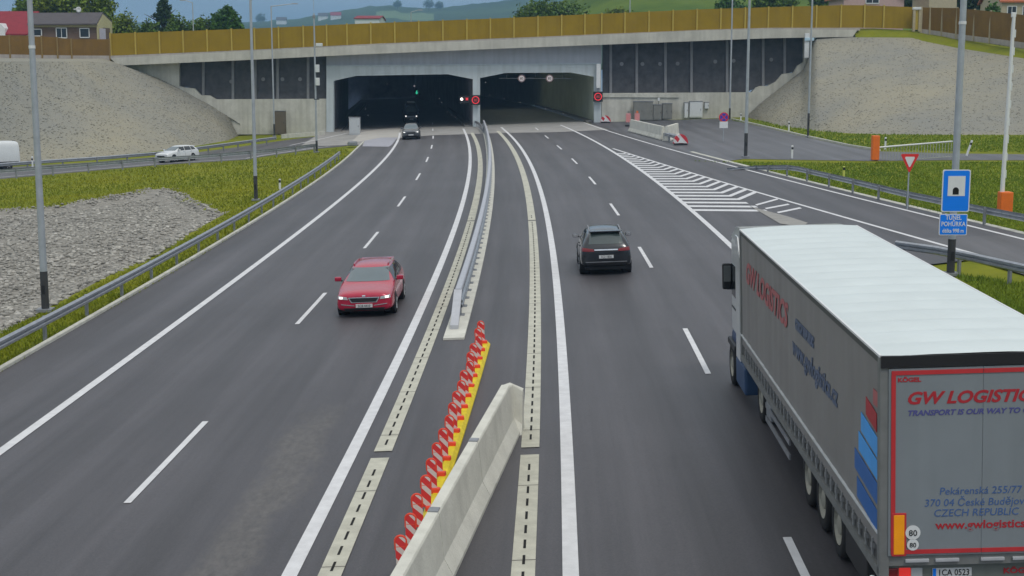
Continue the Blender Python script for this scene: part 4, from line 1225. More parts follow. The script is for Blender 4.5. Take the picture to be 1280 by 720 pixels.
cabinet('grey cabinet with white meter faces, nearest the yard corner', 828, 840, 129.5, 149, M['cab_grey'], doors=2, group=CG, Y=175.2)
p = V(823, 128, 175.4); q = thing('aerial', 'short aerial standing behind the middle grey cabinet', 'aerial', V(823, 150, 175.9))
MB().tube((0, 0, 0), (0, 0, 2.5), .05).build('rod', M['cab_grey'], q); MB().rbox((0, 0, 2.5), (.25, .2, .4), .04).build('head', M['whitebox'], q)
cabinet('white enclosure with pale door on the right retaining wall', 862, 878, 127, 147, M['whitebox'], doors=1, Y=176.0, depth=.4, group=CG)
cabinet('narrow white box with dark base beside the white enclosure', 855.5, 860, 128.5, 147.5, M['whitebox'], doors=1, Y=175.9, depth=.5, group=CG)
cabinet('small white box on the wall right of the white enclosure', 881, 886, 128, 136, M['whitebox'], doors=1, Y=176.1, depth=.3, group=CG)
p = V(1009, 57, 173.6); t = thing('white_mast_box', 'tall white box on a bracket at the right end of the deck', 'equipment box', p)
MB().rbox((0, .3, 0), (.55, .4, 2.9), .05).build('body', M['whitebox'], t)
MB().rbox((.25, .1, .75), (1.1, .3, .35), .04).build('head', mat('pale blue enamel', (.45, .6, .7), .4), t)

# ------------------------------------------------------------------ barrier pieces and warning boards at the yard edge
JPL = [(a, b) for a, b in JP]
def jersey(label, pts, group, sc_=1.0, origin=None):
    P = [G(*p) for p in pts]
    for p in P: p.z = zg(p.x)
    o_ = P[0]
    t = thing('concrete_barrier', label, 'concrete barrier', o_, group=group)
    MB().sweep([(a * sc_, b * sc_) for a, b in JP], P).build('body', M['precast'], t, o_)
    k = (P[-1] - P[0]).length
    return t, P
YG = 'concrete barriers along the yard edge'
jersey('long pale concrete barrier between the slip road and the yard', [(789, 164), (829, 174.5)], YG, 1.15)
jersey('short pale concrete block behind the steel crash rail in the yard', [(833, 176), (846, 171.5)], YG, 1.25)
t = thing('crash_rail', 'short steel crash rail joining the yard barrier to its striped end', 'crash rail', G(836, 177.5))
P = [G(830, 175.5), G(846, 180)]
for p in P: p.z = zg(p.x)
o_ = t.location
MB().sweep(WPROF, P).build('beam', M['galv'], t, o_); MB().sweep([(a - .3, b) for a, b in WPROF], P).build('beam', M['galv'], t, o_)
for f in (.1, .5, .9):
    p = P[0].lerp(P[1], f); MB().box((p.x - .1, p.y, p.z + .35), (.15, .15, .75)).build('post', M['galv_dull'], t, o_)
M['chev'] = stripes('red and white chevrons', (.55, .03, .04), (.65, .62, .62), 1.3, 1.0, .9, .1)
def chevron_end(label, px, py, h=.75, w_=1.25):
    b = G(px, py); t = thing('striped_barrier_end', label, 'barrier end', b, group='striped ends of the crash barriers')
    pts = [(w_ / 2 * math.cos(a), -.35 + .0, h * math.sin(a)) for a in np.linspace(0, math.pi, 12)]
    MB().prism([(x, 0.0, z + .12) for x, _, z in pts], (0, .5, 0)).build('nose', M['chev'], t)
    MB().prism([(-w_ * .22, -.02, .16), (w_ * .22, -.02, .16), (0, -.02, h * .85)], (0, .03, 0)).build('white_patch', M['white'], t)
    MB().box((0, .25, .06), (w_ * .9, .5, .14)).build('foot', M['black'], t)
chevron_end('red and white striped barrier end at the foot of the right tunnel pier', 757, 153.5)
chevron_end('red and white striped barrier end in the yard beside the concrete block', 851, 181, .8, 1.3)
for px, lb in ((785.5, 'left'), (796.5, 'right')):
    b = G(px, 158); b.y += .2
    t = thing('warning_board', '%s of two red and white boards at the far end of the yard barrier' % lb, 'warning board', b, group='warning boards at the yard barrier')
    MB().rbox((0, 0, .95), (.55, .06, 1.0), .02).build('board', M['stripes'], t)
    MB().tube((0, .06, 0), (0, .06, 1.5), .03).build('post', M['galv_dull'], t)
    MB().rbox((0, .05, .08), (.7, .4, .16), .04).build('foot', M['black'], t)
    MB().lathe([(0, 0), (0, .12), (.08, .12), (.08, 0)], (0, 0, 1.6), 'Y', 12).build('lamp', M['cab_grey'] if lb == 'left' else M['orange'], t)

# ------------------------------------------------------------------ road barriers (booms) at the path
bb = G(1093.5, 200)
t = thing('boom_gate', 'closed white boom gate with hanging bars and orange post across the path', 'boom gate', bb, group='boom gates')
s_ = bb.y / FPX
MB().rbox((0, 0, .85), (9 * s_, .5, 1.7), .05).build('post', M['orange'], t)
tipz = V(1193, 176.5, bb.y).z - bb.z; rootz = V(1097, 184.5, bb.y).z - bb.z; ln = V(1193, 178, bb.y).x - V(1097, 184, bb.y).x
MB().tube((0, -.1, rootz), (ln, -.1, tipz), .065, .05, 8).build('boom', M['white'], t)
kk = MB()
for i in range(24):
    f = .10 + i * .0385; z = rootz + (tipz - rootz) * f
    kk.tube((ln * f, -.1, z), (ln * f, -.1, z - 1.05), .022, n=5)
kk.tube((ln * .08, -.1, rootz - 1.0), (ln, -.1, tipz - 1.05), .025, n=5)
kk.build('hanging_bars', mat('pale bars', (.38, .40, .33), .6), t)
bb = G(1255.5, 268)
t = thing('boom_gate', 'raised white boom gate standing upright on an orange post at right', 'boom gate', bb, group='boom gates')
s_ = bb.y / FPX
MB().rbox((0, 0, .52), (15.5 * s_, .55, 1.04), .05).build('post', M['orange'], t)
P0, P1 = V(1252.5, 244, bb.y) - bb, V(1267.5, 20, bb.y) - bb
MB().tube(P0, P1, .10, .075, 10).build('boom', M['white'], t)
for i in range(9):
    f = .12 + i * .098; p = P0.lerp(P1, f)
    MB().box((p.x + .07, p.y, p.z), (.1, .12, .35)).build('folded_bar', M['whitebox'], t)
MB().rbox(P1 + Vector((-.02, 0, .05)), (.20, .14, .22), .03).build('boom_tip', M['white'], t)

# ------------------------------------------------------------------ small white marker posts
MG = 'white marker posts'
def marker_post(label, px, py, h, m='white', tilt=0.0):
    b = G(px, py); t = thing('marker_post', label, 'marker post', b, (0, tilt, 0), group=MG)
    MB().rbox((0, 0, h / 2), (.14, .1, h), .03).build('body', M[m], t)
    MB().box((0, -.052, h * .78), (.144, .012, .16)).build('black_band', M['black'], t)
M['lime'] = mat('yellowish plastic', (.55, .58, .12), .5)
marker_post('white marker post at the yard edge before the grass island', 990, 198, .95)
marker_post('yellowish marker post in the grass behind the right guardrail', 1054.5, 222, .7, 'lime')
marker_post('white marker post in the grass behind the closed boom gate', 1106.5, 187, .95)
marker_post('leaning white marker post right of the closed boom gate', 1208, 195, 1.15, tilt=.3)
marker_post('white marker post in the grass left of the embankment lamp', 986, 164, .95)
marker_post('white marker post at the far corner of the yard', 926, 151.5, .9)
marker_post('white marker post behind the left motorway guardrail', 350, 237, .7)
marker_post('white marker post on the exit road guardrail by the van', 41, 212, 1.15)
p = G(441, 184)
t = thing('rail_end_terminal', 'low crumpled steel end terminal of the left motorway guardrail', 'rail end', p)
MB().rbox((0, 0, .35), (.9, .6, .5), .15).build('nose', M['galv_dull'], t); MB().box((-.3, .5, .3), (.5, 1.0, .35)).build('box', M['concrete'], t)
# low concrete kerb walls by the left wall
t = thing('low_wall', 'low pale concrete wall in front of the left retaining wall', 'low wall', G(385, 171.5))
o_ = t.location
P = [G(352, 172.5), G(380, 170.5), G(405, 168.5)]
for p in P: p.z = zg(p.x)
MB().sweep([(-.15, -.1), (-.15, .42), (.15, .42), (.15, -.1)], P).build('body', M['concrete_lt'], t, o_)

# ------------------------------------------------------------------ vehicles
def paint(name, col, rough=.28, metal=.25): return mat(name, col, rough, metal=metal, var=.05, scale=2, coat=.7, spec=.5)
def wheel(parent, x, y, r, wd, side, rim_m=None, name='wheel', spokes=True):
    """side: -1 left, +1 right; x is the outer face"""
    t = MB().lathe([(-side * wd, r * .5), (-side * wd, r * .93), (-side * wd * .85, r), (-side * wd * .15, r), (0, r * .94), (side * .008, r * .72), (0, r * .62)], (x, y, r), 'X', 26).build(name, M['rubber'], parent, smooth=True)
    rm = MB().lathe([(side * .004, r * .66), (-side * .035, r * .60), (-side * .05, r * .22), (-side * .02, r * .18), (-side * .02, 0)], (x, y, r), 'X', 20)
    if not spokes:
        rm = MB().lathe([(0, r * .60), (-side * .10, r * .52), (-side * .13, r * .36), (-side * .02, r * .30), (side * .0, r * .16), (side * .0, 0)], (x, y, r), 'X', 22)
    for k in range(5 if spokes else 0):
        a = k * 2 * math.pi / 5
        c_, s_ = math.cos(a), math.sin(a)
        p0 = (x - side * .02, y + c_ * r * .15, r + s_ * r * .15); p1 = (x - side * .005, y + c_ * r * .62, r + s_ * r * .62)
        rm.tube(p0, p1, r * .10, r * .08, 6)
    rm.build('rim', rim_m or M['rim'], t)
    return t
def shell(rows, m, parent, name='body', levels=2):
    vs_, fs = [], []
    for (y, zs, ws, zm, wm, zb, wb, zr, wr, zt) in rows:
        h = [(0, zs), (ws, zs), (wm, zs + (zm - zs) * .55), (wm, zm), (wb, zb), (wb + (wr - wb) * .5 + .012, zb + (zr - zb) * .52), (wr, zr), (wr * .55, zt - (zt - zr) * .22), (0, zt)]
        ring = h + [(-a, z) for a, z in h[-2:0:-1]]
        vs_ += [(a, y, z) for a, z in ring]
    k = 16
    n = len(rows)
    for i in range(n - 1):
        for q in range(k): fs.append((i * k + q, i * k + (q + 1) % k, (i + 1) * k + (q + 1) % k, (i + 1) * k + q))
    fs.append(tuple(range(k))); fs.append(tuple(range((n - 1) * k, n * k)))
    cage = MB().add(vs_, fs).build(name, m, None)
    sub = cage.modifiers.new('s', 'SUBSURF'); sub.levels = levels; sub.render_levels = levels
    dg = bpy.context.evaluated_depsgraph_get()
    me = bpy.data.meshes.new_from_object(cage.evaluated_get(dg))
    bpy.data.objects.remove(cage)
    me.polygons.foreach_set('use_smooth', [True] * len(me.polygons))
    me.name = name
    o = bpy.data.objects.new(name, me); COL.objects.link(o); o.parent = parent
    bvh = BVHTree.FromPolygons([v.co.copy() for v in me.vertices], [tuple(p.vertices) for p in me.polygons])
    return o, bvh
def decal(bvh, quad, face, m, parent, name, offs=.006, n=(8, 6), smooth=True, mb=None, thick=.012):
    """quad: 4 corners in the face's own plane (front/rear: x,z; left/right: y,z; top: x,y), laid on the body"""
    vs_ = []
    for j in range(n[1] + 1):
        for i in range(n[0] + 1):
            u, v_ = i / n[0], j / n[1]
            a = [quad[0][k] * (1 - u) * (1 - v_) + quad[1][k] * u * (1 - v_) + quad[2][k] * u * v_ + quad[3][k] * (1 - u) * v_ for k in (0, 1)]
            if face == 'front': o_, d_ = Vector((a[0], 20, a[1])), Vector((0, -1, 0))
            elif face == 'rear': o_, d_ = Vector((a[0], -20, a[1])), Vector((0, 1, 0))
            elif face == 'left': o_, d_ = Vector((-20, a[0], a[1])), Vector((1, 0, 0))
            elif face == 'right': o_, d_ = Vector((20, a[0], a[1])), Vector((-1, 0, 0))
            else: o_, d_ = Vector((a[0], a[1], 20)), Vector((0, 0, -1))
            hit = bvh.ray_cast(o_, d_)
            if hit[0] is None: p, nrm = o_ + d_ * 19.2, -d_
            else: p, nrm = hit[0], hit[1]
            if nrm.dot(d_) > 0: nrm = -nrm
            vs_.append((p + nrm * offs, p - nrm * thick))
    N = (n[0] + 1) * (n[1] + 1)
    verts = [a for a, b in vs_] + [b for a, b in vs_]
    fs = []
    for j in range(n[1]):
        for i in range(n[0]):
            q = j * (n[0] + 1) + i; f = (q, q + 1, q + n[0] + 2, q + n[0] + 1)
            fs.append(f); fs.append(tuple(N + x for x in f[::-1]))
    edge = [i for i in range(n[0] + 1)] + [j * (n[0] + 1) + n[0] for j in range(1, n[1] + 1)] + [n[1] * (n[0] + 1) + i for i in range(n[0] - 1, -1, -1)] + [j * (n[0] + 1) for j in range(n[1] - 1, 0, -1)]
    for a, b in zip(edge, edge[1:] + edge[:1]): fs.append((a, b, N + b, N + a))
    if mb is not None: mb.add(verts, fs); return mb
    return MB().add(verts, fs).build(name, m, parent, smooth=False)
M['rearglass'] = mat('reflection tinted rear glass', (.055, .075, .075), .12, var=.05, spec=.8)  # grey green reflection painted into the glass colour
def mir(q): return [(-a, b) for a, b in q][::-1]

ESTATE = [(2.34, .26, .60, .44, .70, .62, .70, .72, .56, .735), (2.28, .22, .78, .46, .85, .68, .82, .775, .64, .80), (2.05, .20, .84, .50, .89, .75, .855, .835, .68, .87), (1.7, .19, .87, .53, .91, .80, .87, .87, .70, .915),
          (1.26, .19, .88, .55, .915, .89, .875, .945, .73, .98), (1.06, .19, .88, .55, .915, .91, .875, 1.01, .72, 1.06), (.18, .19, .88, .55, .915, .94, .875, 1.35, .62, 1.405), (-.1, .19, .88, .55, .915, .95, .875, 1.405, .605, 1.455), (-.7, .19, .88, .55, .915, .955, .875, 1.42, .60, 1.475),
          (-1.4, .19, .88, .56, .915, .97, .875, 1.39, .585, 1.45), (-1.9, .21, .87, .57, .91, .98, .86, 1.33, .57, 1.385), (-2.12, .25, .85, .58, .89, .97, .84, 1.10, .62, 1.13), (-2.27, .30, .80, .58, .86, .92, .80, .985, .68, 1.0), (-2.34, .36, .70, .56, .76, .78, .72, .86, .62, .87)]
SUVR = [(2.22, .34, .55, .55, .70, .72, .70, .80, .52, .82), (2.12, .28, .78, .58, .86, .78, .83, .90, .62, .93), (1.85, .25, .87, .62, .91, .90, .88, 1.0, .68, 1.03), (1.1, .24, .90, .66, .93, 1.0, .89, 1.07, .74, 1.11),
        (.9, .24, .90, .66, .93, 1.03, .89, 1.13, .73, 1.19), (.3, .24, .90, .66, .93, 1.05, .89, 1.52, .64, 1.58), (-.2, .24, .90, .66, .93, 1.06, .89, 1.59, .62, 1.65), (-1.2, .24, .90, .66, .93, 1.08, .89, 1.58, .61, 1.645),
        (-1.75, .26, .89, .68, .925, 1.09, .88, 1.52, .60, 1.59), (-2.0, .30, .87, .68, .91, 1.08, .86, 1.26, .66, 1.30), (-2.13, .34, .84, .66, .89, 1.0, .84, 1.09, .70, 1.11), (-2.24, .40, .76, .62, .82, .84, .78, .94, .68, .95)]
def car(label, rows, m_paint, loc, rz, style, lit=False, rear_lit=False, plate='', roofrail=True, name='parked'):
    t = thing('car', label, 'car', loc, (0, 0, 0))
    t.rotation_euler = (0, -KX * math.cos(rz), rz)
    body, bvh = shell(rows, m_paint, t)
    yf, yr = rows[0][0], rows[-1][0]
    suv = rows is SUVR
    H = max(r_[9] for r_ in rows); zw = 1.09 if suv else 1.0
    zt_ = 1.52 if suv else 1.365
    # glass
    decal(bvh, [(-.70, zw + .01), (.70, zw + .01), (.58, zt_ - .02), (-.58, zt_ - .02)], 'front', M['screen'], t, 'windscreen', n=(12, 8), smooth=True)
    if suv: rq = [(-.62, 1.14), (.62, 1.14), (.55, 1.50), (-.55, 1.50)]
    else: rq = [(-.62, 1.03), (.62, 1.03), (.52, 1.34), (-.52, 1.34)]
    decal(bvh, rq, 'rear', M['rearglass'] if suv else M['glass'], t, 'rear_window', n=(10, 6))
    zb, zt2 = (1.09, 1.50) if suv else (.985, 1.34)
    sw = [[(.82, zb), (-.18, zb + .01), (-.18, zt2), (.30, zt2 - .03)], [(-.25, zb + .01), (-1.12, zb + .02), (-1.08, zt2), (-.25, zt2)], [(-1.19, zb + .02), (-1.78, zb + .05), (-1.62, zt2 - .05), (-1.15, zt2 - .01)]]
    for side in ('left', 'right'):
        for q in sw: decal(bvh, q, side, M['glass'], t, 'side_window', n=(8, 6))
        # door gaps, door handles
        for yy in (.88, -.215, -1.15):
            decal(bvh, [(yy - .008, .30), (yy + .008, .30), (yy + .008, zb - .03), (yy - .008, zb - .03)], side, M['black'], t, 'door_gap', offs=.002, n=(1, 8))
        for yy in (.0, -.95):
            decal(bvh, [(yy - .10, zb - .13), (yy + .10, zb - .13), (yy + .10, zb - .10), (yy - .10, zb - .10)], side, M['chrome'] if not suv else M['black'], t, 'door_handle', offs=.03, n=(3, 1))
    decal(bvh, [(-.60, .25 if not suv else .30), (.60, .25 if not suv else .30), (.66, .33 if not suv else .42), (-.66, .33 if not suv else .42)], 'front', M['black'], t, 'lower_grille', n=(14, 3))
    zg_ = .56 if not suv else .72
    if style == 'red':
        decal(bvh, [(-.40, .50), (.40, .50), (.50, .675), (-.50, .675)], 'front', M['chrome'], t, 'grille_frame', n=(14, 4), offs=.012)
        decal(bvh, [(-.37, .525), (.37, .525), (.455, .650), (-.455, .650)], 'front', M['black'], t, 'grille', n=(14, 4), offs=.022)
        decal(bvh, [(-.72, .44), (-.30, .39), (-.30, .415), (-.72, .47)], 'front', M['chrome'], t, 'trim_strip', n=(6, 1), offs=.014)
        decal(bvh, mir([(-.72, .44), (-.30, .39), (-.30, .415), (-.72, .47)]), 'front', M['chrome'], t, 'trim_strip', n=(6, 1), offs=.014)
        decal(bvh, [(-.05, .70), (.05, .70), (.05, .735), (-.05, .735)], 'front', M['chrome'], t, 'emblem', n=(3, 2), offs=.016)
        hl = [(.50, .60), (.82, .63), (.80, .72), (.53, .685)]
    else:
        decal(bvh, [(-.45, zg_ - .08), (.45, zg_ - .08), (.50, zg_ + .05), (-.50, zg_ + .05)], 'front', M['black'], t, 'grille', n=(12, 4), offs=.010)
        hl = [(.50, zg_ - .01), (.80, zg_ + .02), (.79, zg_ + .12), (.52, zg_ + .07)]
    for q in (hl, mir(hl)):
        h_ = decal(bvh, q, 'front', M['lamp_off'], t, 'headlight', n=(8, 4), offs=.012)
        cx_ = sum(p[0] for p in q) / 4; cz_ = sum(p[1] for p in q) / 4
        if lit:
            sg = 1 if cx_ > 0 else -1
            decal(bvh, [(cx_ - .05 + .05 * sg, cz_ - .025), (cx_ + .05 + .05 * sg, cz_ - .025), (cx_ + .05 + .05 * sg, cz_ + .03), (cx_ - .05 + .05 * sg, cz_ + .03)], 'front', M['lamp_w'], h_, 'lit_lens', n=(4, 3), offs=.02)
    # number plates
    pz = .40 if not suv else .50
    pl = decal(bvh, [(-.26, pz - .055), (.26, pz - .055), (.26, pz + .055), (-.26, pz + .055)], 'front', M['plate'], t, 'number_plate', n=(4, 1), offs=.035, thick=.05)
    yfr = max(v.co.y for v in pl.data.vertices)
    if plate: text('plate_lettering', plate, .115, M['slot'], pl, Matrix.Translation((0, yfr + .002, pz - .038)) @ Matrix.Rotation(math.pi, 4, 'Z') @ RX, align='CENTER', sx=.85)
    prz = .70 if suv else .62
    pl2 = decal(bvh, [(-.26, prz - .055), (.26, prz - .055), (.26, prz + .055), (-.26, prz + .055)], 'rear', M['plate'], t, 'number_plate', n=(4, 1), offs=.03, thick=.05)
    yrr = min(v.co.y for v in pl2.data.vertices)
    if plate: text('plate_lettering', plate, .115, M['slot'], pl2, Matrix.Translation((0, yrr - .002, prz - .038)) @ RX, align='CENTER', sx=.85)
    # tail lamps, chrome strip, rear bumper line
    if suv:
        tl = [(.42, .89), (.86, .90), (.86, 1.03), (.46, .98)]
        decal(bvh, [(-.42, .925), (.42, .925), (.42, .965), (-.42, .965)], 'rear', M['chrome'], t, 'chrome_strip', n=(10, 1), offs=.02)
        decal(bvh, [(-.44, .865), (.44, .865), (.44, .905), (-.44, .905)], 'rear', M['black'], t, 'tailgate_recess', n=(10, 1), offs=.006)
        decal(bvh, [(-.74, .50), (.74, .50), (.74, .525), (-.74, .525)], 'rear', M['galv_dull'], t, 'bumper_strip', n=(12, 1), offs=.014)
        decal(bvh, [(-.70, .40), (.70, .40), (.72, .485), (-.72, .485)], 'rear', M['black'], t, 'bumper_insert', n=(12, 2), offs=.006)
    else:
        tl = [(.44, .82), (.78, .84), (.79, .95), (.50, .92)]
        decal(bvh, [(-.68, .38), (.68, .38), (.70, .45), (-.70, .45)], 'rear', M['black'], t, 'bumper_insert', n=(12, 2), offs=.006)
    for q in (tl, mir(tl)): decal(bvh, q, 'rear', M['lamp_ron'] if rear_lit else M['lamp_r'], t, 'tail_lamp', n=(8, 4), offs=.012)
    # spoiler, roof rails, mirrors, wheels
    yr_t = -1.86 if not suv else -1.70
    zt_r = 1.352 if not suv else 1.575
    MB().rbox((0, yr_t - .06, zt_r - .01), (1.10, .30, .05), .02).build('roof_spoiler', m_paint, t)
    if roofrail:
        for s_ in (-1, 1):
            MB().sweep([(-.018, -.02), (-.018, .05), (.018, .05), (.018, -.02)], [(s_ * .56, y, (bvh.ray_cast(Vector((s_ * .56, y, 5)), Vector((0, 0, -1)))[0] or Vector((0, 0, H - .06))).z + .012) for y in (-1.6, -1.2, -.7, -.3, -.05)]).build('roof_rail', m_paint if style == 'red' else M['galv_dull'], t)
    for s_ in (-1, 1):
        mo = MB().rbox((s_ * 1.0, .72, zb + .06), (.22, .12, .15), .04).build('mirror', m_paint, t)
        MB().rbox((s_ * 1.0, .655, zb + .06), (.18, .01, .11), .004).build('mirror_glass', M['chrome'], mo)
        MB().tube((s_ * .86, .74, zb - .0), (s_ * .95, .72, zb + .03), .03, n=6).build('mirror_arm', M['black'], mo)
    r = .36 if suv else .325
    yfw, yrw = (1.38, -1.30) if suv else (1.42, -1.27)
    wmx = .93 if suv else .915
    for s_ in (-1, 1):
        for y in (yfw, yrw):
            MB().lathe([(0, 0), (0, r * 1.16), (-s_ * .35, r * 1.16), (-s_ * .35, 0)], (s_ * (wmx - .004), y, r), 'X', 26).build('wheel_arch', M['black'], t)
            wheel(t, s_ * (wmx + .012), y, r, .215, s_)
    MB().box((0, 0, .20 if not suv else .26), (1.5, 4.0, .1)).build('underbody', M['black'], t)
    return t
def heading(fn, y, away=True):
    dx = (fn(y + 3) - fn(y - 3)) / 6
    a = -math.atan(dx)
    return a if away else a + math.pi
M['red_paint'] = paint('red car paint', (.44, .010, .045), .25, .2)
M['black_paint'] = paint('blue black car paint', (.016, .020, .026), .2, .3)
M['grey_paint'] = paint('grey car paint', (.10, .105, .115), .25, .5)
M['dark_paint'] = paint('dark car paint', (.03, .03, .035), .25, .4)
M['white_paint'] = paint('white car paint', (.66, .68, .68), .3, .0)
def place(px, py, fwd, rz):
    p = G(px, py); q = Vector((p.x - math.sin(rz) * fwd, p.y + math.cos(rz) * fwd, 0)); q.z = zg(q.x); return q
rz = heading(LR, 44, False)
car('red estate car with lit headlamps driving towards the camera', ESTATE, M['red_paint'], place(456, 397.5, -2.34, rz), rz, 'red', lit=True, plate='5C8 4410').scale = (1, 1, .97)
rz = heading(RL, 55)
car('black car seen from behind in the right carriageway', SUVR, M['black_paint'], place(758.5, 345, 2.24, rz), rz, 'suv', plate='7C2 1836')
rz = heading(DSL, 150, False)
car('grey car with lit headlamps leaving the left tunnel opening', SUVR, M['grey_paint'], place(514, 174.5, -2.2, rz), rz, 'plain', lit=True, roofrail=False)
rz = heading(DSL, 155, False) + .04
pc = V(513.5, 150, 194); pc.z = zg(pc.x) + .01
TUNNEL_VAN = (pc, rz)
A, B = G(330, 190), G(200, 200)
rzx = math.atan2(-(B.x - A.x), (B.y - A.y))
car('white car on the exit road behind the guardrail at left', ESTATE, M['white_paint'], Vector((G(222, 201).x, G(222, 201).y, zg(G(222, 201).x) - .03)), 2.62, 'plain', lit=False, roofrail=False).scale = (.92, .90, .98)
# white panel van, mostly outside the left edge
rear = G(26, 211)
t = thing('van', 'white panel van cut by the left edge of the photo', 'van', (0, 0, 0), (0, 0, rzx))
VAN = [(2.75, .40, .60, .60, .76, .85, .76, .98, .55, 1.0), (2.62, .32, .85, .62, .92, .98, .88, 1.12, .66, 1.15), (2.1, .28, .93, .70, .98, 1.15, .94, 1.32, .74, 1.36), (1.85, .28, .94, .75, .99, 1.25, .96, 1.55, .76, 1.6),
       (1.3, .28, .95, .80, 1.0, 1.30, .98, 2.2, .78, 2.3), (.9, .28, .95, .85, 1.0, 1.35, .985, 2.38, .80, 2.48), (-1.0, .28, .95, .85, 1.0, 1.35, .985, 2.42, .82, 2.52), (-2.5, .28, .95, .85, 1.0, 1.35, .985, 2.40, .82, 2.5), (-2.72, .30, .94, .85, .99, 1.35, .975, 2.30, .80, 2.42), (-2.78, .34, .92, .85, .97, 1.35, .955, 2.2, .76, 2.32)]
body, bvh = shell(VAN, M['white_paint'], t)
decal(bvh, [(-.78, 1.42), (.78, 1.42), (.70, 2.1), (-.70, 2.1)], 'front', M['screen'], t, 'windscreen', n=(10, 6))
for side in ('left', 'right'):
    decal(bvh, [(1.75, 1.42), (.85, 1.42), (.85, 2.0), (1.35, 2.0)], side, M['glass'], t, 'side_window', n=(8, 6))
    decal(bvh, [(.70, .4), (.715, .4), (.715, 2.2), (.70, 2.2)], side, M['black'], t, 'door_gap', offs=.002, n=(1, 8))
    decal(bvh, [(-2.6, .62), (2.0, .62), (2.0, .72), (-2.6, .72)], side, M['black'], t, 'rub_strip', n=(14, 1), offs=.012)
decal(bvh, [(-.75, 1.45), (-.06, 1.45), (-.06, 2.05), (-.70, 2.05)], 'rear', M['glass'], t, 'rear_window')
decal(bvh, [(.06, 1.45), (.75, 1.45), (.70, 2.05), (.06, 2.05)], 'rear', M['glass'], t, 'rear_window')
for s_ in (-1, 1):
    decal(bvh, [(s_ * .93, 1.0), (s_ * .80, 1.0), (s_ * .80, 1.5), (s_ * .93, 1.5)], 'rear', M['lamp_r'], t, 'tail_lamp', n=(2, 4))
    decal(bvh, [(s_ * .55, .92), (s_ * .82, .95), (s_ * .80, 1.10), (s_ * .58, 1.06)], 'front', M['lamp_off'], t, 'headlight', n=(4, 3))
    for y in (1.75, -1.65):
        MB().lathe([(0, 0), (0, .40), (-s_ * .3, .40), (-s_ * .3, 0)], (s_ * .996, y, .34), 'X', 24).build('wheel_arch', M['black'], t)
        wheel(t, s_ * 1.012, y, .34, .22, s_)
t.location = Vector((rear.x - math.sin(rzx) * 2.78 , rear.y + math.cos(rzx) * 2.78, zg(rear.x) - .03)) - Vector((math.cos(rzx), math.sin(rzx), 0)) * -.9

# dark tall van inside the left tube
pc, rzv = TUNNEL_VAN
t = thing('van', 'dark tall van with lit headlamps inside the left tunnel opening', 'van', pc, (0, 0, rzv))
body, bvh = shell(VAN, M['dark_paint'], t)
decal(bvh, [(-.78, 1.42), (.78, 1.42), (.70, 2.1), (-.70, 2.1)], 'front', M['screen'], t, 'windscreen', n=(10, 6))
for s_ in (-1, 1):
    h_ = decal(bvh, [(s_ * .55, .80), (s_ * .84, .83), (s_ * .82, 1.02), (s_ * .58, .98)], 'front', M['lamp_off'], t, 'headlight', n=(4, 3))
    decal(bvh, [(s_ * .64, .86), (s_ * .78, .86), (s_ * .78, .98), (s_ * .64, .98)], 'front', M['lamp_w'], h_, 'lit_lens', n=(3, 3), offs=.02)
    MB().rbox((s_ * 1.1, 1.45, 1.5), (.2, .15, .35), .05).build('mirror', M['black'], t)
    for y in (1.75, -1.65): wheel(t, s_ * 1.005, y, .34, .22, s_)
decal(bvh, [(-.26, .52), (.26, .52), (.26, .63), (-.26, .63)], 'front', M['plate'], t, 'number_plate', n=(4, 1), offs=.03, thick=.05)
MB().rbox((0, .8, 2.56), (1.0, .25, .14), .04).build('roof_streak', M['whitebox'], t)  # pale bar added to copy the light streak along the roof
t.scale = (.98, 1, 1.12)
# ---- articulated lorry
PR, PF = G(1115, 440.5, 4.0), G(932.5, 283, 4.0)
dv = PF - PR; dv.z = 0
LEN = dv.length
dv.normalize(); rz = math.atan2(-dv.x, dv.y)
rg = Vector((dv.y, -dv.x, 0))
org = PR + rg * 1.275; org.z = zg(org.x)
tr = thing('lorry', 'articulated lorry with grey curtain trailer, white roof and red rear lettering', 'lorry', org, (0, -KX, rz))
LT_ = LEN
M['curtain'] = mat('grey curtain tarpaulin', (.245, .234, .228), .55, var=.08, scale=.8, bump=.10, bscale=2.2, spec=.35, streak=.18)
M['reardoor'] = mat('grey rear door', (.225, .250, .268), .45, var=.06, scale=.8, spec=.4, streak=.22)
M['rooftarp'] = mat('white roof tarpaulin', (.62, .68, .68), .6, var=.05, scale=.9, streak=0)
M['trailframe'] = mat('grey trailer frame', (.20, .205, .20), .55, metal=.2, var=.12)
M['redtape'] = mat('red reflective tape', (.52, .035, .04), .5, var=.06)
M['redletter'] = mat('red lettering', (.42, .025, .035), .5, var=.06)
M['redfade'] = mat('faded red lettering', (.42, .12, .125), .55, var=.12)
M['blueletter'] = mat('blue lettering', (.065, .13, .31), .5, var=.08)
M['bluefade'] = mat('faded blue lettering', (.095, .125, .20), .55, var=.12)
M['violet'] = mat('violet lettering', (.085, .085, .26), .5, var=.08)
M['skyblue'] = mat('sky blue foil', (.06, .36, .85), .45, var=.06)
M['deepblue'] = mat('deep blue foil', (.02, .13, .42), .45, var=.06)
W2 = 1.275
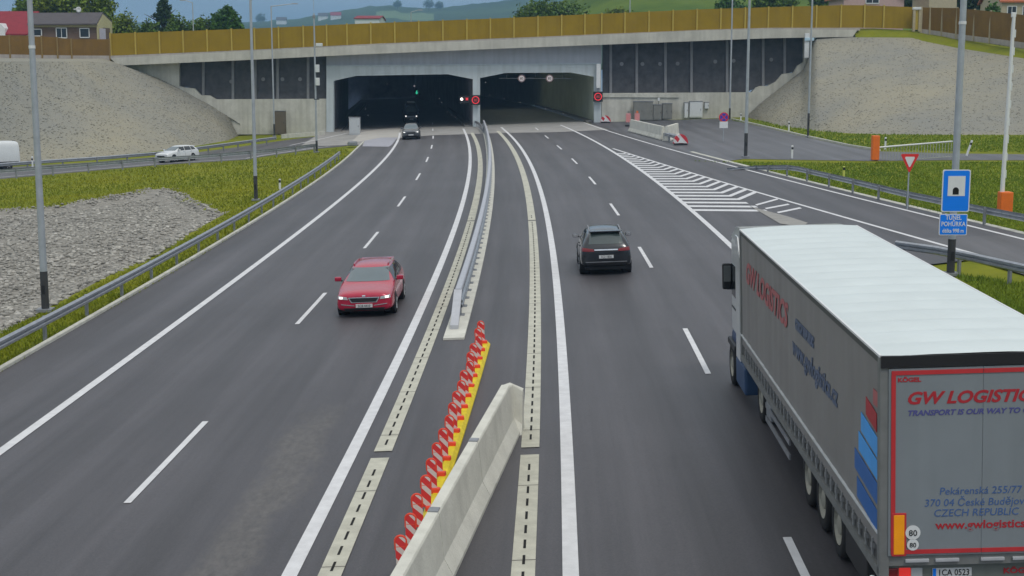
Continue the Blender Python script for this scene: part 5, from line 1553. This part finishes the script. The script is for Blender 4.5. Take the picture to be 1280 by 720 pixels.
# curtains: sheets with soft vertical folds between the posts
def curtain(s_):
    vs_, fs = [], []
    ny, nz_ = 170, 8
    for i in range(ny + 1):
        y = .12 + (LT_ - .24) * i / ny
        for j in range(nz_ + 1):
            z = 1.42 + (3.86 - 1.42) * j / nz_
            d_ = .005 * math.sin(y * 2 * math.pi / .62) + .007 * mnoise.noise(Vector((y * .7, z * .8, s_)))
            d_ *= math.sin(math.pi * min(1, max(0, (z - 1.45) / 2.5))) ** .5
            vs_.append((s_ * (W2 - .02 + d_), y, z))
    for i in range(ny):
        for j in range(nz_):
            q = i * (nz_ + 1) + j; fs.append((q, q + 1, q + nz_ + 2, q + nz_ + 1))
    o = MB().add(vs_, fs).build('curtain', M['curtain'], tr, smooth=True)
    return o
cl = curtain(-1); curtain(1)
MB().box((0, LT_ / 2, 2.55), (W2 * 2 - .12, LT_ - .2, 2.6)).build('load_space', M['trailframe'], tr)
# roof tarpaulin with bows
vs_, fs = [], []
nyb, nxb = 200, 8
for i in range(nyb + 1):
    y = .02 + (LT_ - .04) * i / nyb
    for j in range(nxb + 1):
        u = j / nxb * 2 - 1
        z = 3.955 + .030 * (1 - u * u) + (.045 * abs(math.sin(y * math.pi / .78)) ** .7 - .03) * (1 - u ** 6) + .006 * mnoise.noise(Vector((u * 3, y * 1.3, 0)))
        vs_.append((u * (W2 - .015), y, z))
for i in range(nyb):
    for j in range(nxb):
        q = i * (nxb + 1) + j; fs.append((q, q + 1, q + nxb + 2, q + nxb + 1))
MB().add(vs_, fs).build('roof', M['rooftarp'], tr, smooth=True)
for s_ in (-1, 1):
    MB().box((s_ * (W2 - .012), LT_ / 2, 3.945), (.03, LT_ - .04, .03)).build('roof_edge', M['white'], tr)
    MB().box((s_ * (W2 - .022), LT_ / 2, 3.885), (.035, LT_ - .1, .075)).build('roof_rail', mat('dark roof rail', (.07, .075, .07), .6), tr)
    MB().box((s_ * (W2 - .014), LT_ / 2 + .05, 1.63), (.05, LT_ - .1, .028)).build('hem', mat('pale hem', (.60, .62, .62), .5), tr)
    MB().box((s_ * (W2 - .07), LT_ / 2, 1.30), (.06, LT_ - .1, .26)).build('side_panel', mat('dark side panel', (.11, .11, .108), .7), tr)
    MB().box((s_ * (W2 - .03), LT_ / 2, 1.12), (.07, LT_ - .06, .13)).build('side_rail', M['trailframe'], tr)
    first = None
    for k in range(int((LT_ - .6) / .40)):
        if first is None:
            first = ob = MB().rbox((0, 0, 0), (.03, .05, .24), .012).add([(-.02, -.04, -.02), (.035, -.04, -.02), (.035, .04, -.02), (-.02, .04, -.02), (-.02, -.04, .05), (.035, -.04, .05), (.035, .04, .05), (-.02, .04, .05)], [(0, 1, 5, 4), (1, 2, 6, 5), (2, 3, 7, 6), (3, 0, 4, 7), (4, 5, 6, 7), (0, 3, 2, 1)]).build('buckle_strap', mat('pale strap', (.24, .245, .25), .6), tr)
        else: ob = first.copy(); COL.objects.link(ob); ob.parent = tr
        ob.location = (s_ * (W2 - .012), .45 + .40 * k, 1.335)
    for y in (.07, LT_ - .07): MB().rbox((s_ * (W2 - .06), y, 2.5), (.13, .13, 2.86), .02).build('corner_post', M['trailframe'], tr)
MB().box((0, LT_ - .03, 2.5), (W2 * 2 - .1, .06, 2.86)).build('front_wall', M['trailframe'], tr)
# rear
MB().box((0, .03, 3.875), (W2 * 2 - .02, .10, .15)).build('top_beam', M['black'], tr)
zb_, zt_ = 1.355, 3.79
for s_ in (-1, 1):
    dd = MB().rbox((s_ * .585, .02, (zb_ + zt_) / 2), (1.168, .06, zt_ - zb_), .006).build('rear_door', M['reardoor'], tr)
    tape = MB()
    x0, x1 = (-1.135, -.004) if s_ < 0 else (.004, 1.135)
    tape.box(((x0 + x1) / 2, -.016, zt_ - .055), (x1 - x0, .008, .055))
    tape.box(((x0 + x1) / 2, -.016, zb_ + .055), (x1 - x0, .008, .055))
    tape.box((s_ * 1.11, -.016, (zb_ + zt_) / 2), (.055, .008, zt_ - zb_ - .165))
    tape.build('reflective_tape', M['redtape'], dd)
def rtext(s_, x, z, size, m, **k): return text('lettering', s_, size, m, tr, Matrix.Translation((x, -.0130, z)) @ RX, ext=.002, **k)
rtext('GW LOGISTICS', -.955, 3.335, .215, M['redletter'], shear=.28, bold=.007, sx=1.12)
rtext('TRANSPORT IS OUR WAY TO GO', -.94, 3.185, .095, M['violet'], shear=.25, bold=.003, sx=1.10)
rtext('KÖGEL', -1.06, 3.62, .075, M['redletter'], bold=.003, sx=1.2)
for s_, z, xc_ in (('Pekárenská 255/77', 2.15, .0), ('370 04 České Budějovice', 2.0, .0), ('CZECH REPUBLIC', 1.865, -.05)): rtext(s_, xc_ - .02, z, .135, M['blueletter'], align='CENTER', shear=.12)
rtext('www.gwlogistics.cz', .08, 1.70, .15, M['redletter'], align='CENTER', bold=.003, sx=1.12)
orf = MB().rbox((-1.035, -.02, 1.64), (.135, .02, .52), .01).build('orange_reflector', mat('glowing orange reflector', (.80, .30, .01), .4, emit=(1, .35, .0, .12)), tr)  # faint glow added to the reflector, which holds no lamp
MB().rbox((-1.035, -.014, 1.64), (.185, .02, .57), .01).build('red_rim', M['redtape'], orf)
for z, s_, r_ in ((1.665, '80', .095), (1.505, '80', .075)):
    dsk = MB().lathe([(0, 0), (0, r_), (.008, r_), (.008, 0)], (-.86, -.025, z), 'Y', 22).build('speed_disc', M['white'], tr)
    text('disc_digits', s_, r_ * 1.15, M['slot'], dsk, Matrix.Translation((-.86, -.028, z - r_ * .42)) @ RX, align='CENTER')
# rear under-run bar, lights and plate
MB().box((0, .10, 1.28), (2.5, .16, .13)).build('rear_sill', M['trailframe'], tr)
for x in (-.80, -.42, .15, .55, .95): MB().rbox((x, .005, 1.285), (.30, .04, .045), .01).build('buffer_strip', mat('pale strip', (.42, .43, .45), .5), tr)
MB().rbox((0, .18, 1.075), (2.5, .14, .25), .02).build('lamp_bar', mat('green grey lamp bar', (.155, .17, .155), .55), tr)
for s_ in (-1, 1):
    for x_, m_ in ((1.09, M['lamp_r']), (.93, M['lamp_ron']), (.78, M['lamp_off'])):
        MB().rbox((s_ * x_, .105, 1.08), (.15, .03, .15), .02).build('tail_lamp', m_, tr)
    MB().tube((s_ * 1.24, .15, 1.0), (s_ * 1.32, .12, 1.02), .02, n=6).build('marker_arm', M['black'], tr)
    MB().rbox((s_ * 1.34, .12, 1.03), (.06, .05, .06), .02).build('marker_lamp', M['white'], tr)
pl = MB().rbox((-.33, .105, 1.085), (.50, .02, .115), .008).build('number_plate', M['plate'], tr)
MB().box((-.555, .092, 1.085), (.04, .006, .11)).build('blue_band', M['bluesign'], pl)
text('plate_lettering', '1CA 0523', .115, M['slot'], pl, Matrix.Translation((-.31, .092, 1.045)) @ RX, align='CENTER', sx=.85)
rt = text('lettering', 'KÖGEL', .10, M['redletter'], tr, Matrix.Translation((.32, .105, 1.05)) @ RX, bold=.003, sx=1.25)
MB().rbox((0, .35, .58), (2.4, .12, .14), .02).build('underrun_bar', M['galv_dull'], tr)
# side lettering and foil on the left curtain: seen from the left, +y runs to the right... of the lorry's travel
def side_mat(y, z): return Matrix.Translation((-W2 + .0105, y, z)) @ Matrix.Rotation(-math.pi / 2, 4, 'Z') @ RX
text('side_lettering', 'GW LOGISTICS', .62, M['redfade'], tr, side_mat(LT_ - .9, 2.95), shear=.3, bold=.02, sx=1.28)
text('side_lettering', 'CZECH REPUBLIC', .22, M['bluefade'], tr, side_mat(LT_ - 7.2, 3.12), shear=.2, bold=.02)
text('side_lettering', 'www.gwlogistics.cz', .44, M['bluefade'], tr, side_mat(LT_ - 6.9, 2.62), shear=.2, bold=.012, sx=1.15)
def foil(y0_, y1_, z0_, z1_, sk, m):
    MB().prism([(-W2 + .006, y0_, z0_), (-W2 + .006, y1_, z0_ + sk), (-W2 + .006, y1_, z1_ + sk), (-W2 + .006, y0_, z1_)], (.006, 0, 0)).build('foil_stripe', m, tr)
foil(.16, .42, 3.25, 3.45, .0, M['redfade']); foil(.22, .85, 2.92, 3.16, .08, M['redletter'])
foil(.18, 1.15, 2.60, 2.86, .1, M['skyblue']); foil(.18, 1.30, 2.30, 2.56, .1, M['skyblue'])
foil(.18, 1.55, 1.98, 2.26, .1, M['deepblue']); foil(.18, 1.40, 1.62, 1.90, .1, M['deepblue'])
# chassis, axles, wheels
for s_ in (-1, 1): MB().box((s_ * .42, LT_ / 2 + .1, .95), (.13, LT_ - .5, .26)).build('chassis_beam', M['black'], tr)
M['steelrim'] = mat('pale steel rim', (.36, .35, .30), .55, metal=.3, var=.18)
for y in (3.75, 5.05, 6.35):
    MB().tube((-1.0, y, .5), (1.0, y, .5), .07, n=8).build('axle', M['black'], tr)
    for s_ in (-1, 1): wheel(tr, s_ * 1.07, y, .52, .38, s_, M['steelrim'], spokes=False)
for s_ in (-1, 1):
    for z in (.55, .82): MB().box((s_ * 1.2, 8.9, z), (.03, 2.9, .10)).build('side_guard', M['galv_dull'], tr)
    MB().rbox((s_ * 1.0, 1.9, .72), (.36, 1.5, .5), .04).build('storage_box', M['black'], tr)
    MB().tube((s_ * .85, 10.6, 1.0), (s_ * .85, 10.6, .45), .06, n=8).box((s_ * .85, 10.6, .43), (.3, .3, .04)).build('landing_leg', M['galv_dull'], tr)
    MB().rbox((s_ * 1.0, 10.0, .78), (.42, .6, .34), .04).build('tool_box', M['galv_dull'], tr)
# tractor
yk = LT_
for s_ in (-1, 1):
    wheel(tr, s_ * 1.05, LT_ - 1.5, .52, .50, s_, M['steelrim'], spokes=False)
    wheel(tr, s_ * 1.22, LT_ + 2.1, .52, .34, s_, M['steelrim'], spokes=False)
    MB().box((s_ * .4, LT_ + .5, .85), (.12, 5.4, .24)).build('chassis_beam', M['black'], tr)
    MB().rbox((s_ * 1.08, LT_ + .35, .62), (.34, 1.5, .62), .06).build('side_tank', mat('blue tank cover', (.035, .075, .16), .5), tr)
    # side deflector beside the gap
    MB().prism([(s_ * 1.235, LT_ + .22, .95), (s_ * 1.235, LT_ + .9, .95), (s_ * 1.235, LT_ + .9, 3.72), (s_ * 1.235, LT_ + .5, 3.72), (s_ * 1.235, LT_ + .22, 3.3)], (s_ * .025, 0, 0)).build('side_deflector', M['white_paint'], tr)
cab = MB().rbox((0, LT_ + 1.72, 2.35), (2.30, 1.75, 2.3), .12).build('cab', M['white_paint'], tr)
MB().rbox((0, LT_ + 1.75, 1.0), (2.32, 1.7, .55), .1).build('lower_cab', mat('dark blue lower cab', (.03, .06, .14), .45), cab)
MB().prism([(-1.15, LT_ + .9, 3.48), (-1.15, LT_ + 2.5, 3.48), (-1.15, LT_ + 1.6, 3.82), (-1.15, LT_ + .9, 3.88)], (2.3, 0, 0)).build('roof_deflector', M['white_paint'], cab)
MB().rbox((0, LT_ + 2.60, 2.45), (2.2, .03, .9), .01).build('windscreen', M['screen'], cab)
for s_ in (-1, 1):
    MB().rbox((s_ * 1.155, LT_ + 2.0, 2.5), (.02, .85, .75), .01).build('side_window', M['glass'], cab)
    MB().rbox((s_ * 1.158, LT_ + 1.95, 1.85), (.03, 1.0, .03), .01).build('door_gap', M['black'], cab)
    mi_ = MB().rbox((s_ * 1.27, LT_ + 2.45, 2.55), (.22, .14, .62), .05).build('mirror', M['black'], cab)
    MB().rbox((s_ * 1.27, LT_ + 2.375, 2.62), (.17, .01, .38), .004).build('mirror_glass', mat('mirror glass', (.16, .17, .17), .2, metal=.3), mi_)
    for z in (2.25, 2.82): MB().tube((s_ * 1.10, LT_ + 2.45, z), (s_ * 1.27, LT_ + 2.47, z), .025, n=6).build('mirror_arm', M['black'], mi_)
    MB().rbox((s_ * .85, LT_ + 2.58, .9), (.4, .06, .2), .02).build('headlight', M['lamp_off'], cab)
    MB().rbox((s_ * 1.13, LT_ + 2.1, .98), (.22, 1.3, .16), .05).build('mudguard', M['black'], cab)
print('LORRY', LEN, rz, org)

# ------------------------------------------------------------------ houses beyond the screens
def window(mb_parent, x, z, w_, h, y, frame=None, o_=(0, 0, 0), bars=1):
    f = frame or M['white']
    a = MB()
    for bx, bz, bw, bh in ((0, h / 2, w_, .1), (0, -h / 2, w_, .12), (-w_ / 2, 0, .1, h), (w_ / 2, 0, .1, h)): a.box((x + bx, y - .04, z + bz), (bw, .1, bh))
    for k in range(bars): a.box((x - w_ / 2 + w_ * (k + 1) / (bars + 1), y - .035, z), (.07, .08, h))
    fo = a.build('window', f, mb_parent)
    MB().box((x, y - .02, z), (w_, .05, h)).build('pane', M['glass'], fo)
    return fo
def house(label, px0, px1, pyb, py_e, py_r, Y, depth, wallm, roofm, gable='X', over=.3, windows=(), group=None, right_gable=False):
    b = V((px0 + px1) / 2, pyb, Y); t = thing('house', label, 'house', b, group=group)
    w_ = (px1 - px0) * Y / FPX; he = V(0, py_e, Y).z - b.z; hr = V(0, py_r, Y + depth / 2).z - b.z
    MB().box((0, depth / 2, (he - 5) / 2), (w_, depth, he + 5)).build('wall', wallm, t)
    if gable == 'X':      # ridge along the front
        MB().prism([(-w_ / 2 - over, -over, he - .12), (-w_ / 2 - over, depth / 2, hr), (-w_ / 2 - over, depth + over, he - .12), (-w_ / 2 - over, depth + over, he + .08), (-w_ / 2 - over, depth / 2, hr + .22), (-w_ / 2 - over, -over, he + .08)], (w_ + 2 * over, 0, 0)).build('roof', roofm, t)
        MB().prism([(-w_ / 2 + .02, .05, he - .1), (-w_ / 2 + .02, depth / 2, hr - .12), (-w_ / 2 + .02, depth - .05, he - .1)], (w_ - .04, 0, 0)).build('gable', wallm, t)
    else:
        MB().prism([(-w_ / 2 - over, -over, he - .12), (0, -over, hr), (w_ / 2 + over, -over, he - .12), (w_ / 2 + over, -over, he + .1), (0, -over, hr + .25), (-w_ / 2 - over, -over, he + .1)], (0, depth + 2 * over, 0)).build('roof', roofm, t)
        MB().prism([(-w_ / 2 + .05, .02, he - .1), (0, .02, hr - .12), (w_ / 2 - .05, .02, he - .1)], (0, depth - .04, 0)).build('gable', wallm, t)
    for (wx0, wx1, wy0, wy1, bars) in windows:
        x = V((wx0 + wx1) / 2, pyb, Y).x - b.x; z = V(0, (wy0 + wy1) / 2, Y).z - b.z
        window(t, x, z, (wx1 - wx0) * Y / FPX, (wy1 - wy0) * Y / FPX, 0.0, bars=bars)
    return t
M['greyroof'] = mat('dark grey roof sheet', (.085, .075, .080), .7, var=.15, scale=1.5)
M['redroof'] = mat('red tiled roof', (.24, .022, .034), .7, var=.15, scale=1.2)
M['cream'] = mat('cream render', (.47, .42, .24), .85, var=.08)
M['plank'] = mat('brown plank cladding', (.15, .10, .075), .8, var=.22, scale=1.0, stretch=(.4, .4, 8))
M['rose'] = mat('rose render', (.52, .36, .34), .85, var=.08)
M['sand'] = mat('sand render', (.48, .42, .30), .85, var=.1)
M['tile'] = mat('orange tiled roof', (.42, .13, .06), .75, var=.15)
YH = 186.0
b = V(82, 62, YH)
hs = thing('house', 'low house with dark grey roof, brown planks and white windows, left', 'house', b)
def hx(px): return V(px, 40, YH).x - b.x
def hzz(py): return V(82, py, YH).z - b.z
MB().box(((hx(36) + hx(122)) / 2, 3.3, hzz(34) / 2 - 1.5), (hx(122) - hx(36), 6.4, hzz(34) + 3)).build('wall', M['plank'], hs)
MB().box(((hx(36) + hx(122)) / 2, 3.25, (hzz(29.5) + hzz(34)) / 2), (hx(122) - hx(36), 6.5, hzz(29.5) - hzz(34))).build('fascia_board', M['cream'], hs)
eave, rdg = hzz(29.5), hzz(15.5)
def hp(px, py, dy): return V(px, py, YH + dy) - b
e0, e1, r0_, r1_, k0, k1 = hp(34, 30, -.5), hp(121, 29.3, -.5), hp(40, 16, 3.3), hp(128.5, 15.5, 3.3), hp(46, 27, 7.1), hp(140.5, 26.5, 7.1)
th = Vector((0, 0, .16))
MB().add([e0, e1, r1_, r0_, k0, k1, e0 - th, e1 - th, r1_ - th, r0_ - th, k0 - th, k1 - th], [(0, 1, 2, 3), (3, 2, 5, 4), (6, 9, 8, 7), (9, 10, 11, 8), (0, 6, 7, 1), (4, 5, 11, 10), (1, 7, 8, 2), (2, 8, 11, 5), (0, 3, 9, 6), (3, 4, 10, 9)]).build('roof', M['greyroof'], hs)
g0, g1, g2 = hp(122.5, 31, -.1), hp(128.7, 17.5, 3.3), hp(140, 28, 6.7)
MB().prism([(g0.x, g0.y, -3), tuple(g0), tuple(g1), tuple(g2), (g2.x, g2.y, -3)], (-.2, .02, 0)).build('gable', M['cream'], hs)
for (a, c_, d_, e_, n) in ((42, 52, 36.5, 45, 0), (70.5, 83.5, 35, 47.3, 1), (100, 111.5, 35.5, 46.8, 0)):
    window(hs, (hx(a) + hx(c_)) / 2, (hzz(d_) + hzz(e_)) / 2, hx(c_) - hx(a), hzz(d_) - hzz(e_), .0, bars=n)
da, db = g0.lerp(g2, .06), g0.lerp(g2, .46)
dr_ = MB().prism([(da.x + .02, da.y - .05, hzz(49)), (db.x + .02, db.y - .05, hzz(49)), (db.x + .02, db.y - .05, hzz(35.3)), (da.x + .02, da.y - .05, hzz(35.3))], (.1, -.03, 0)).build('door', mat('pale lilac door', (.55, .50, .60), .5), hs)
MB().box((db.x - .05, db.y - .25, hzz(42)), (.05, .06, .14)).build('handle', M['black'], dr_)
ds = thing('satellite_dish', 'white satellite dish above the grey roof of the low house', 'satellite dish', V(99, 17, YH + 2.9))
MB().lathe([(.12, .02), (.08, .2), (0, .36), (-.02, .36), (.05, .2), (.09, 0)], (0, -.2, .5), 'Y', 18).build('dish', M['white'], ds, smooth=True)
MB().tube((0, 0, -.2), (0, 0, .5), .04).build('mast', M['galv_dull'], ds); MB().box((-.45, -.3, .55), (.3, .1, .14)).build('receiver', M['white'], ds)
rh = house('house with bright red roof behind the brown screen, far left', -40, 33, 60, 43, 16, 196, 10, M['cream'], M['redroof'])
MB().prism([(.0, -.35, 1.6), (1.3, -.35, 1.6), (1.3, -.35, 2.6), (.65, -.35, 3.3), (.0, -.35, 2.6)], (0, 3.5, 0)).build('dormer', M['white'], rh)
house('rose house with orange roof edges beyond the ochre screen at right', 1054, 1128, 40, -3, -26, 190, 9, M['rose'], M['tile'], gable='Y', over=.5, windows=((1081, 1097, -6, 4, 1),))
house('sand coloured house beyond the brown screen at right', 1160, 1194, 40, -6, -28, 192, 8, M['sand'], M['greyroof'], gable='Y')
house('sand coloured house with pale columns at the far right', 1250, 1330, 55, 2, -22, 178, 8, M['sand'], M['tile'], windows=((1257, 1268, 8, 20, 1), (1276, 1290, 8, 20, 1)))
fb_ = house('distant red and white hall below the wooded hill', 444, 474, 40, 23, 20.5, 420, 20, M['whitebox'], M['redroof'])

# ------------------------------------------------------------------ trees: tapered trunk with limbs, crown of many leaves
def crown_mesh(name, blobs, n, leaf, m):
    c = np.array([b_[0] for b_ in blobs], float); r = np.array([b_[1] for b_ in blobs], float)
    vol = (r.prod(1)) ** .8; idx = rng.choice(len(blobs), n, p=vol / vol.sum())
    d_ = rng.normal(size=(n, 3)); d_ /= np.linalg.norm(d_, axis=1)[:, None]
    rad = rng.random(n) ** .42
    # ragged outline: radius modulated by direction
    p = c[idx] + d_ * rad[:, None] * r[idx] * (1 + .22 * np.sin(d_[:, :1] * 7 + idx[:, None]) * np.cos(d_[:, 2:3] * 6 + idx[:, None] * 2))
    p += rng.normal(size=(n, 3)) * .06 * r[idx]
    a = rng.normal(size=(n, 3)); a /= np.linalg.norm(a, axis=1)[:, None]
    b_ = np.cross(a, rng.normal(size=(n, 3))); b_ /= np.linalg.norm(b_, axis=1)[:, None]
    s = leaf * rng.uniform(.6, 1.3, (n, 1))
    v = np.stack([p - a * s, p + b_ * s * .6, p + a * s, p - b_ * s * .6], 1)
    f = np.arange(n * 4).reshape(n, 4)
    return raw_mesh(name, v.reshape(-1, 3), f, m)
def tree(label, px, pyt, wpx, Y, m, n=5000, leaf=.22, kind='round', name='tree', group=None, base_py=60):
    g = V(px, base_py, Y); g.z = upland(g.x, Y) if Y > 178 else g.z
    H = V(px, pyt, Y).z - g.z; W = wpx * Y / FPX / 2
    t = thing(name, label, 'tree' if name != 'bush' else 'bush', g, group=group)
    tk = MB()
    tk.tube((0, 0, -.3), (0, 0, H * .45), .05 * H * .5 + .05, .03 * H * .5 + .03, 8); tk.tube((0, 0, H * .44), (.1, .1, H * .9), .03 * H * .5 + .03, .02, 6)
    for k in range(7):
        a = k * 2.4; z = H * (.25 + .07 * k); q = W * rng.uniform(.5, .8)
        tk.tube((0, 0, z), (math.cos(a) * q, math.sin(a) * q, z + H * .16), .016 * H + .02, .015, 5)
    tk.build('trunk', M['bark'], t)
    bl = []
    if kind == 'round':
        bl.append(((0, 0, H * .62), (W * .8, W * .8, H * .34)))
        for k in range(16):
            a = rng.uniform(0, 6.28); e_ = rng.uniform(-.7, 1); q = math.sqrt(max(0, 1 - e_ * e_)) * .68
            s_ = rng.uniform(.22, .42)
            bl.append(((math.cos(a) * W * q, math.sin(a) * W * q, H * (.58 + .30 * e_)), (W * s_, W * s_, H * s_ * .42)))
    elif kind == 'cone':
        for k in range(26):
            f_ = k / 26; a = k * 2.4; q = W * (1 - f_) * .62 * rng.uniform(.7, 1.15)
            bl.append(((math.cos(a) * q, math.sin(a) * q, H * (.08 + .88 * f_)), (W * (.42 - .32 * f_) * rng.uniform(.7, 1.3), W * (.42 - .32 * f_), H * .055)))
    else:              # bush: wide, low
        for k in range(14):
            a = rng.uniform(0, 6.28); q = rng.uniform(0, .7); s_ = rng.uniform(.3, .55)
            bl.append(((math.cos(a) * W * q, math.sin(a) * W * q * .6, H * rng.uniform(.25, .68)), (W * s_, W * s_ * .7, H * s_ * .75)))
    cr_ = crown_mesh('crown', bl, n, leaf, m); cr_.parent = t
    return t
def leafm(name, a, b_, island=.4): return mat(name, a, .65, var=.2, col2=b_, scale=.45, island=island, spec=.25, detail=3)
M['leaf_mid'] = leafm('mid green leaves', (.055, .115, .014), (.115, .185, .022))
M['leaf_yel'] = leafm('yellow green leaves', (.10, .165, .012), (.175, .225, .02))
M['leaf_dark'] = leafm('dark green leaves', (.02, .05, .022), (.045, .085, .028))
M['leaf_fresh'] = leafm('fresh green leaves', (.04, .11, .02), (.08, .17, .03))
TG = 'trees beyond the noise screen'
tree('broad bright green tree directly behind the grey roof', 98, -24, 108, 206, M['leaf_yel'], 13000, .26, group=TG)
tree('green tree behind the left end of the grey roof', 56, -16, 72, 210, M['leaf_mid'], 6000, .26, group=TG)
tree('yellow green bushy tree at the right gable of the low house', 155, 11, 58, 198, M['leaf_yel'], 6000, .2, 'bush', group=TG)
tree('dark conical conifer rising above the ochre screen', 206, -8, 66, 214, M['leaf_dark'], 9000, .22, 'cone', group=TG)
tree('light green bush left of the dark conifer', 184, 20, 46, 204, M['leaf_mid'], 5500, .2, 'bush', group=TG)
tree('light green bush under the dark conifer', 222, 18, 46, 204, M['leaf_mid'], 6000, .2, 'bush', group=TG)
tree('rounded bush right of the street lamp beyond the screen', 252, 19, 46, 206, M['leaf_mid'], 5500, .2, 'bush', group=TG)
tree('dense fresh green tree standing alone right of the bushes', 284, 8, 44, 206, M['leaf_fresh'], 7000, .22, 'round', group=TG)
tree('distant hedge tree behind the red roof, far left', 14, 10, 60, 250, M['leaf_mid'], 4000, .3, 'bush', group=TG)
tree('wide green thicket left of the hillside behind the screen', 690, -3, 112, 250, M['leaf_mid'], 11000, .3, 'bush', group=TG)
tree('smaller thicket on the hillside next to the wide thicket', 655, 9, 44, 262, M['leaf_yel'], 5000, .3, 'bush', group=TG)
tree('pale green bush in the middle of the hillside', 770, 4, 60, 285, M['leaf_yel'], 5000, .32, 'bush', group=TG)
tree('dark green tree near the right end of the ochre screen', 965, -20, 60, 222, M['leaf_mid'], 8000, .28, 'round', group=TG)
tree('green bush on the hillside left of the right end lamp', 915, -8, 50, 240, M['leaf_fresh'], 5000, .28, 'bush', group=TG)
tree('dark tree between the rose house and the sand house', 1144, -16, 44, 205, M['leaf_dark'], 6000, .25, 'round', group=TG)
tree('dark green tree right of the sand house', 1216, -14, 50, 195, M['leaf_dark'], 7000, .24, 'round', group=TG)
tree('fresh green bush before the far right house', 1240, 2, 26, 172, M['leaf_fresh'], 3500, .2, 'bush', group=TG)
tree('dark tree behind the rose house', 1030, -18, 50, 225, M['leaf_mid'], 5000, .28, 'round', group=TG)
# tree line on the ridge
hob = bpy.data.objects['hills']
hbv = BVHTree.FromPolygons([v.co.copy() for v in hob.data.vertices], [tuple(p.vertices) for p in hob.data.polygons])
def on_hill(px, py):
    h = hbv.ray_cast(Vector((0, 0, CAMH)), pdir(px, py).normalized())
    return h[0]
for px, py, lb in ((404, 24.5, 'tiny pale house on the slope under the left end of the far hill'), (420, 24, 'tiny house with red roof near the distant hall'), (352, 30, 'tiny house low on the horizon between the lamp posts')):
    p = on_hill(px, py)
    if p is None: continue
    t = thing('house', lb, 'house', p, group='tiny houses on the far hill')
    MB().box((0, 0, 1.5), (13, 10, 7)).build('wall', M['whitebox'], t)
    MB().prism([(-7.2, -5.6, 4.8), (-7.2, 0, 9.5), (-7.2, 5.6, 4.8)], (14.4, 0, 0)).build('roof', M['redroof'] if 'red' in lb else M['greyroof'], t)
for px, py, s_, lb in ((536, 13.2, 1.3, 'left of two small trees standing on the skyline of the far hill'), (549, 13.0, 1.0, 'right of two small trees standing on the skyline of the far hill'), (497, 11.5, 1.0, 'small tree on the summit of the far wooded hill'), (326, 30, 1.2, 'small dark tree on the horizon right of the lone fresh green tree')):
    p = on_hill(px, py) or on_hill(px, py + 2)
    if p is None: continue
    t = thing('tree', lb, 'tree', p, group='small trees on the far hill')
    MB().tube((0, 0, -2), (0, 0, 9 * s_), .5, .2, 6).build('trunk', M['bark'], t)
    cr_ = crown_mesh('crown', [((0, 0, 8 * s_), (6 * s_, 6 * s_, 5 * s_)), ((3 * s_, 0, 6 * s_), (4 * s_, 4 * s_, 3 * s_)), ((-3 * s_, 0, 6.5 * s_), (4 * s_, 4 * s_, 4 * s_))], 700, .9, M['leaf_dark']); cr_.parent = t

# ------------------------------------------------------------------ grass
def blades(polys, n, m, hfun):
    vs_ = []
    P = []
    for poly in polys:
        xs_ = [p[0] for p in poly]; ys2 = [p[1] for p in poly]
        area = max(1, (max(xs_) - min(xs_)) * (max(ys2) - min(ys2)))
        P.append((poly, area, min(xs_), max(xs_), min(ys2), max(ys2)))
    tot = sum(p[1] for p in P); out = []
    for poly, ar, xa, xb, ya, yb_ in P:
        k = int(n * ar / tot)
        cand = np.stack([rng.uniform(xa, xb, k * 2), rng.uniform(ya, yb_, k * 2)], 1)
        for x, y in cand[:k]:
            if inpoly(x, y, poly): out.append((x, y))
    A = []
    for x, y in out:
        g = G(x, y); A.append((g.x, g.y, gz(g.x, g.y)))
    A = np.array(A); k = len(A)
    dist = A[:, 1]
    h = hfun(dist) * rng.uniform(.5, 1.4, k); wd_ = .010 + dist * .00042
    a = rng.uniform(0, 6.28, k); lean = rng.uniform(-.5, .5, (k, 2)) * h[:, None]
    ox, oy = np.cos(a) * wd_, np.sin(a) * wd_ * .5
    v = np.zeros((k, 3, 3))
    v[:, 0] = A + np.stack([-ox, -oy, 0 * ox], 1); v[:, 1] = A + np.stack([ox, oy, 0 * ox], 1)
    v[:, 2] = A + np.stack([lean[:, 0], lean[:, 1], h], 1)
    return struct(raw_mesh('grass', v.reshape(-1, 3), np.arange(k * 3).reshape(k, 3), m), 'stuff')
gp = [[(-60, 500), (-2, 468), (73, 421.5), (128, 391.5), (198, 352.5), (280, 302.5), (318, 276.5), (360, 251), (400, 225), (440, 191), (430, 184), (396, 190), (300, 254), (280, 268), (190, 324), (130, 349), (60, 387), (-60, 440)],
      [(-60, 262), (0, 261), (60, 257), (100, 251), (160, 241), (205, 235), (230, 242), (280, 267), (345, 230), (396, 189), (307, 200), (200, 207), (125, 214), (0, 225), (-60, 230)]]
blades(gp, 150000, M['grass'], lambda d_: .07 + d_ * .0007)
gp = [[(862, 201), (905, 202), (1080, 203), (1200, 202), (1330, 202), (1330, 301), (1280, 290), (1175, 266.5), (1060, 237.5), (960, 213), (930, 205)],
      [(907, 149), (945, 150), (1060, 167), (1300, 169), (1300, 190), (1100, 187), (1060, 181), (1000, 168), (950, 156.5)]]
blades(gp, 90000, M['grass_r'], lambda d_: .06 + d_ * .0006)
def poly_from(fa, fb, ya, yb_, k=8):
    return None
gtri = [(1192, 342), (1240, 347), (1330, 362), (1400, 460), (1290, 402)]
blades([[(-60, 500), (-500, 720), (-500, 668), (-60, 445)]], 16000, M['grass'], lambda d_: .09 + d_ * .001)
blades([[(1330, 364), (1700, 420), (2300, 640), (1900, 700), (1420, 470)]], 30000, M['grass_r'], lambda d_: .09 + d_ * .001)
blades([gtri], 26000, M['grass_r'], lambda d_: .09 + d_ * .001)
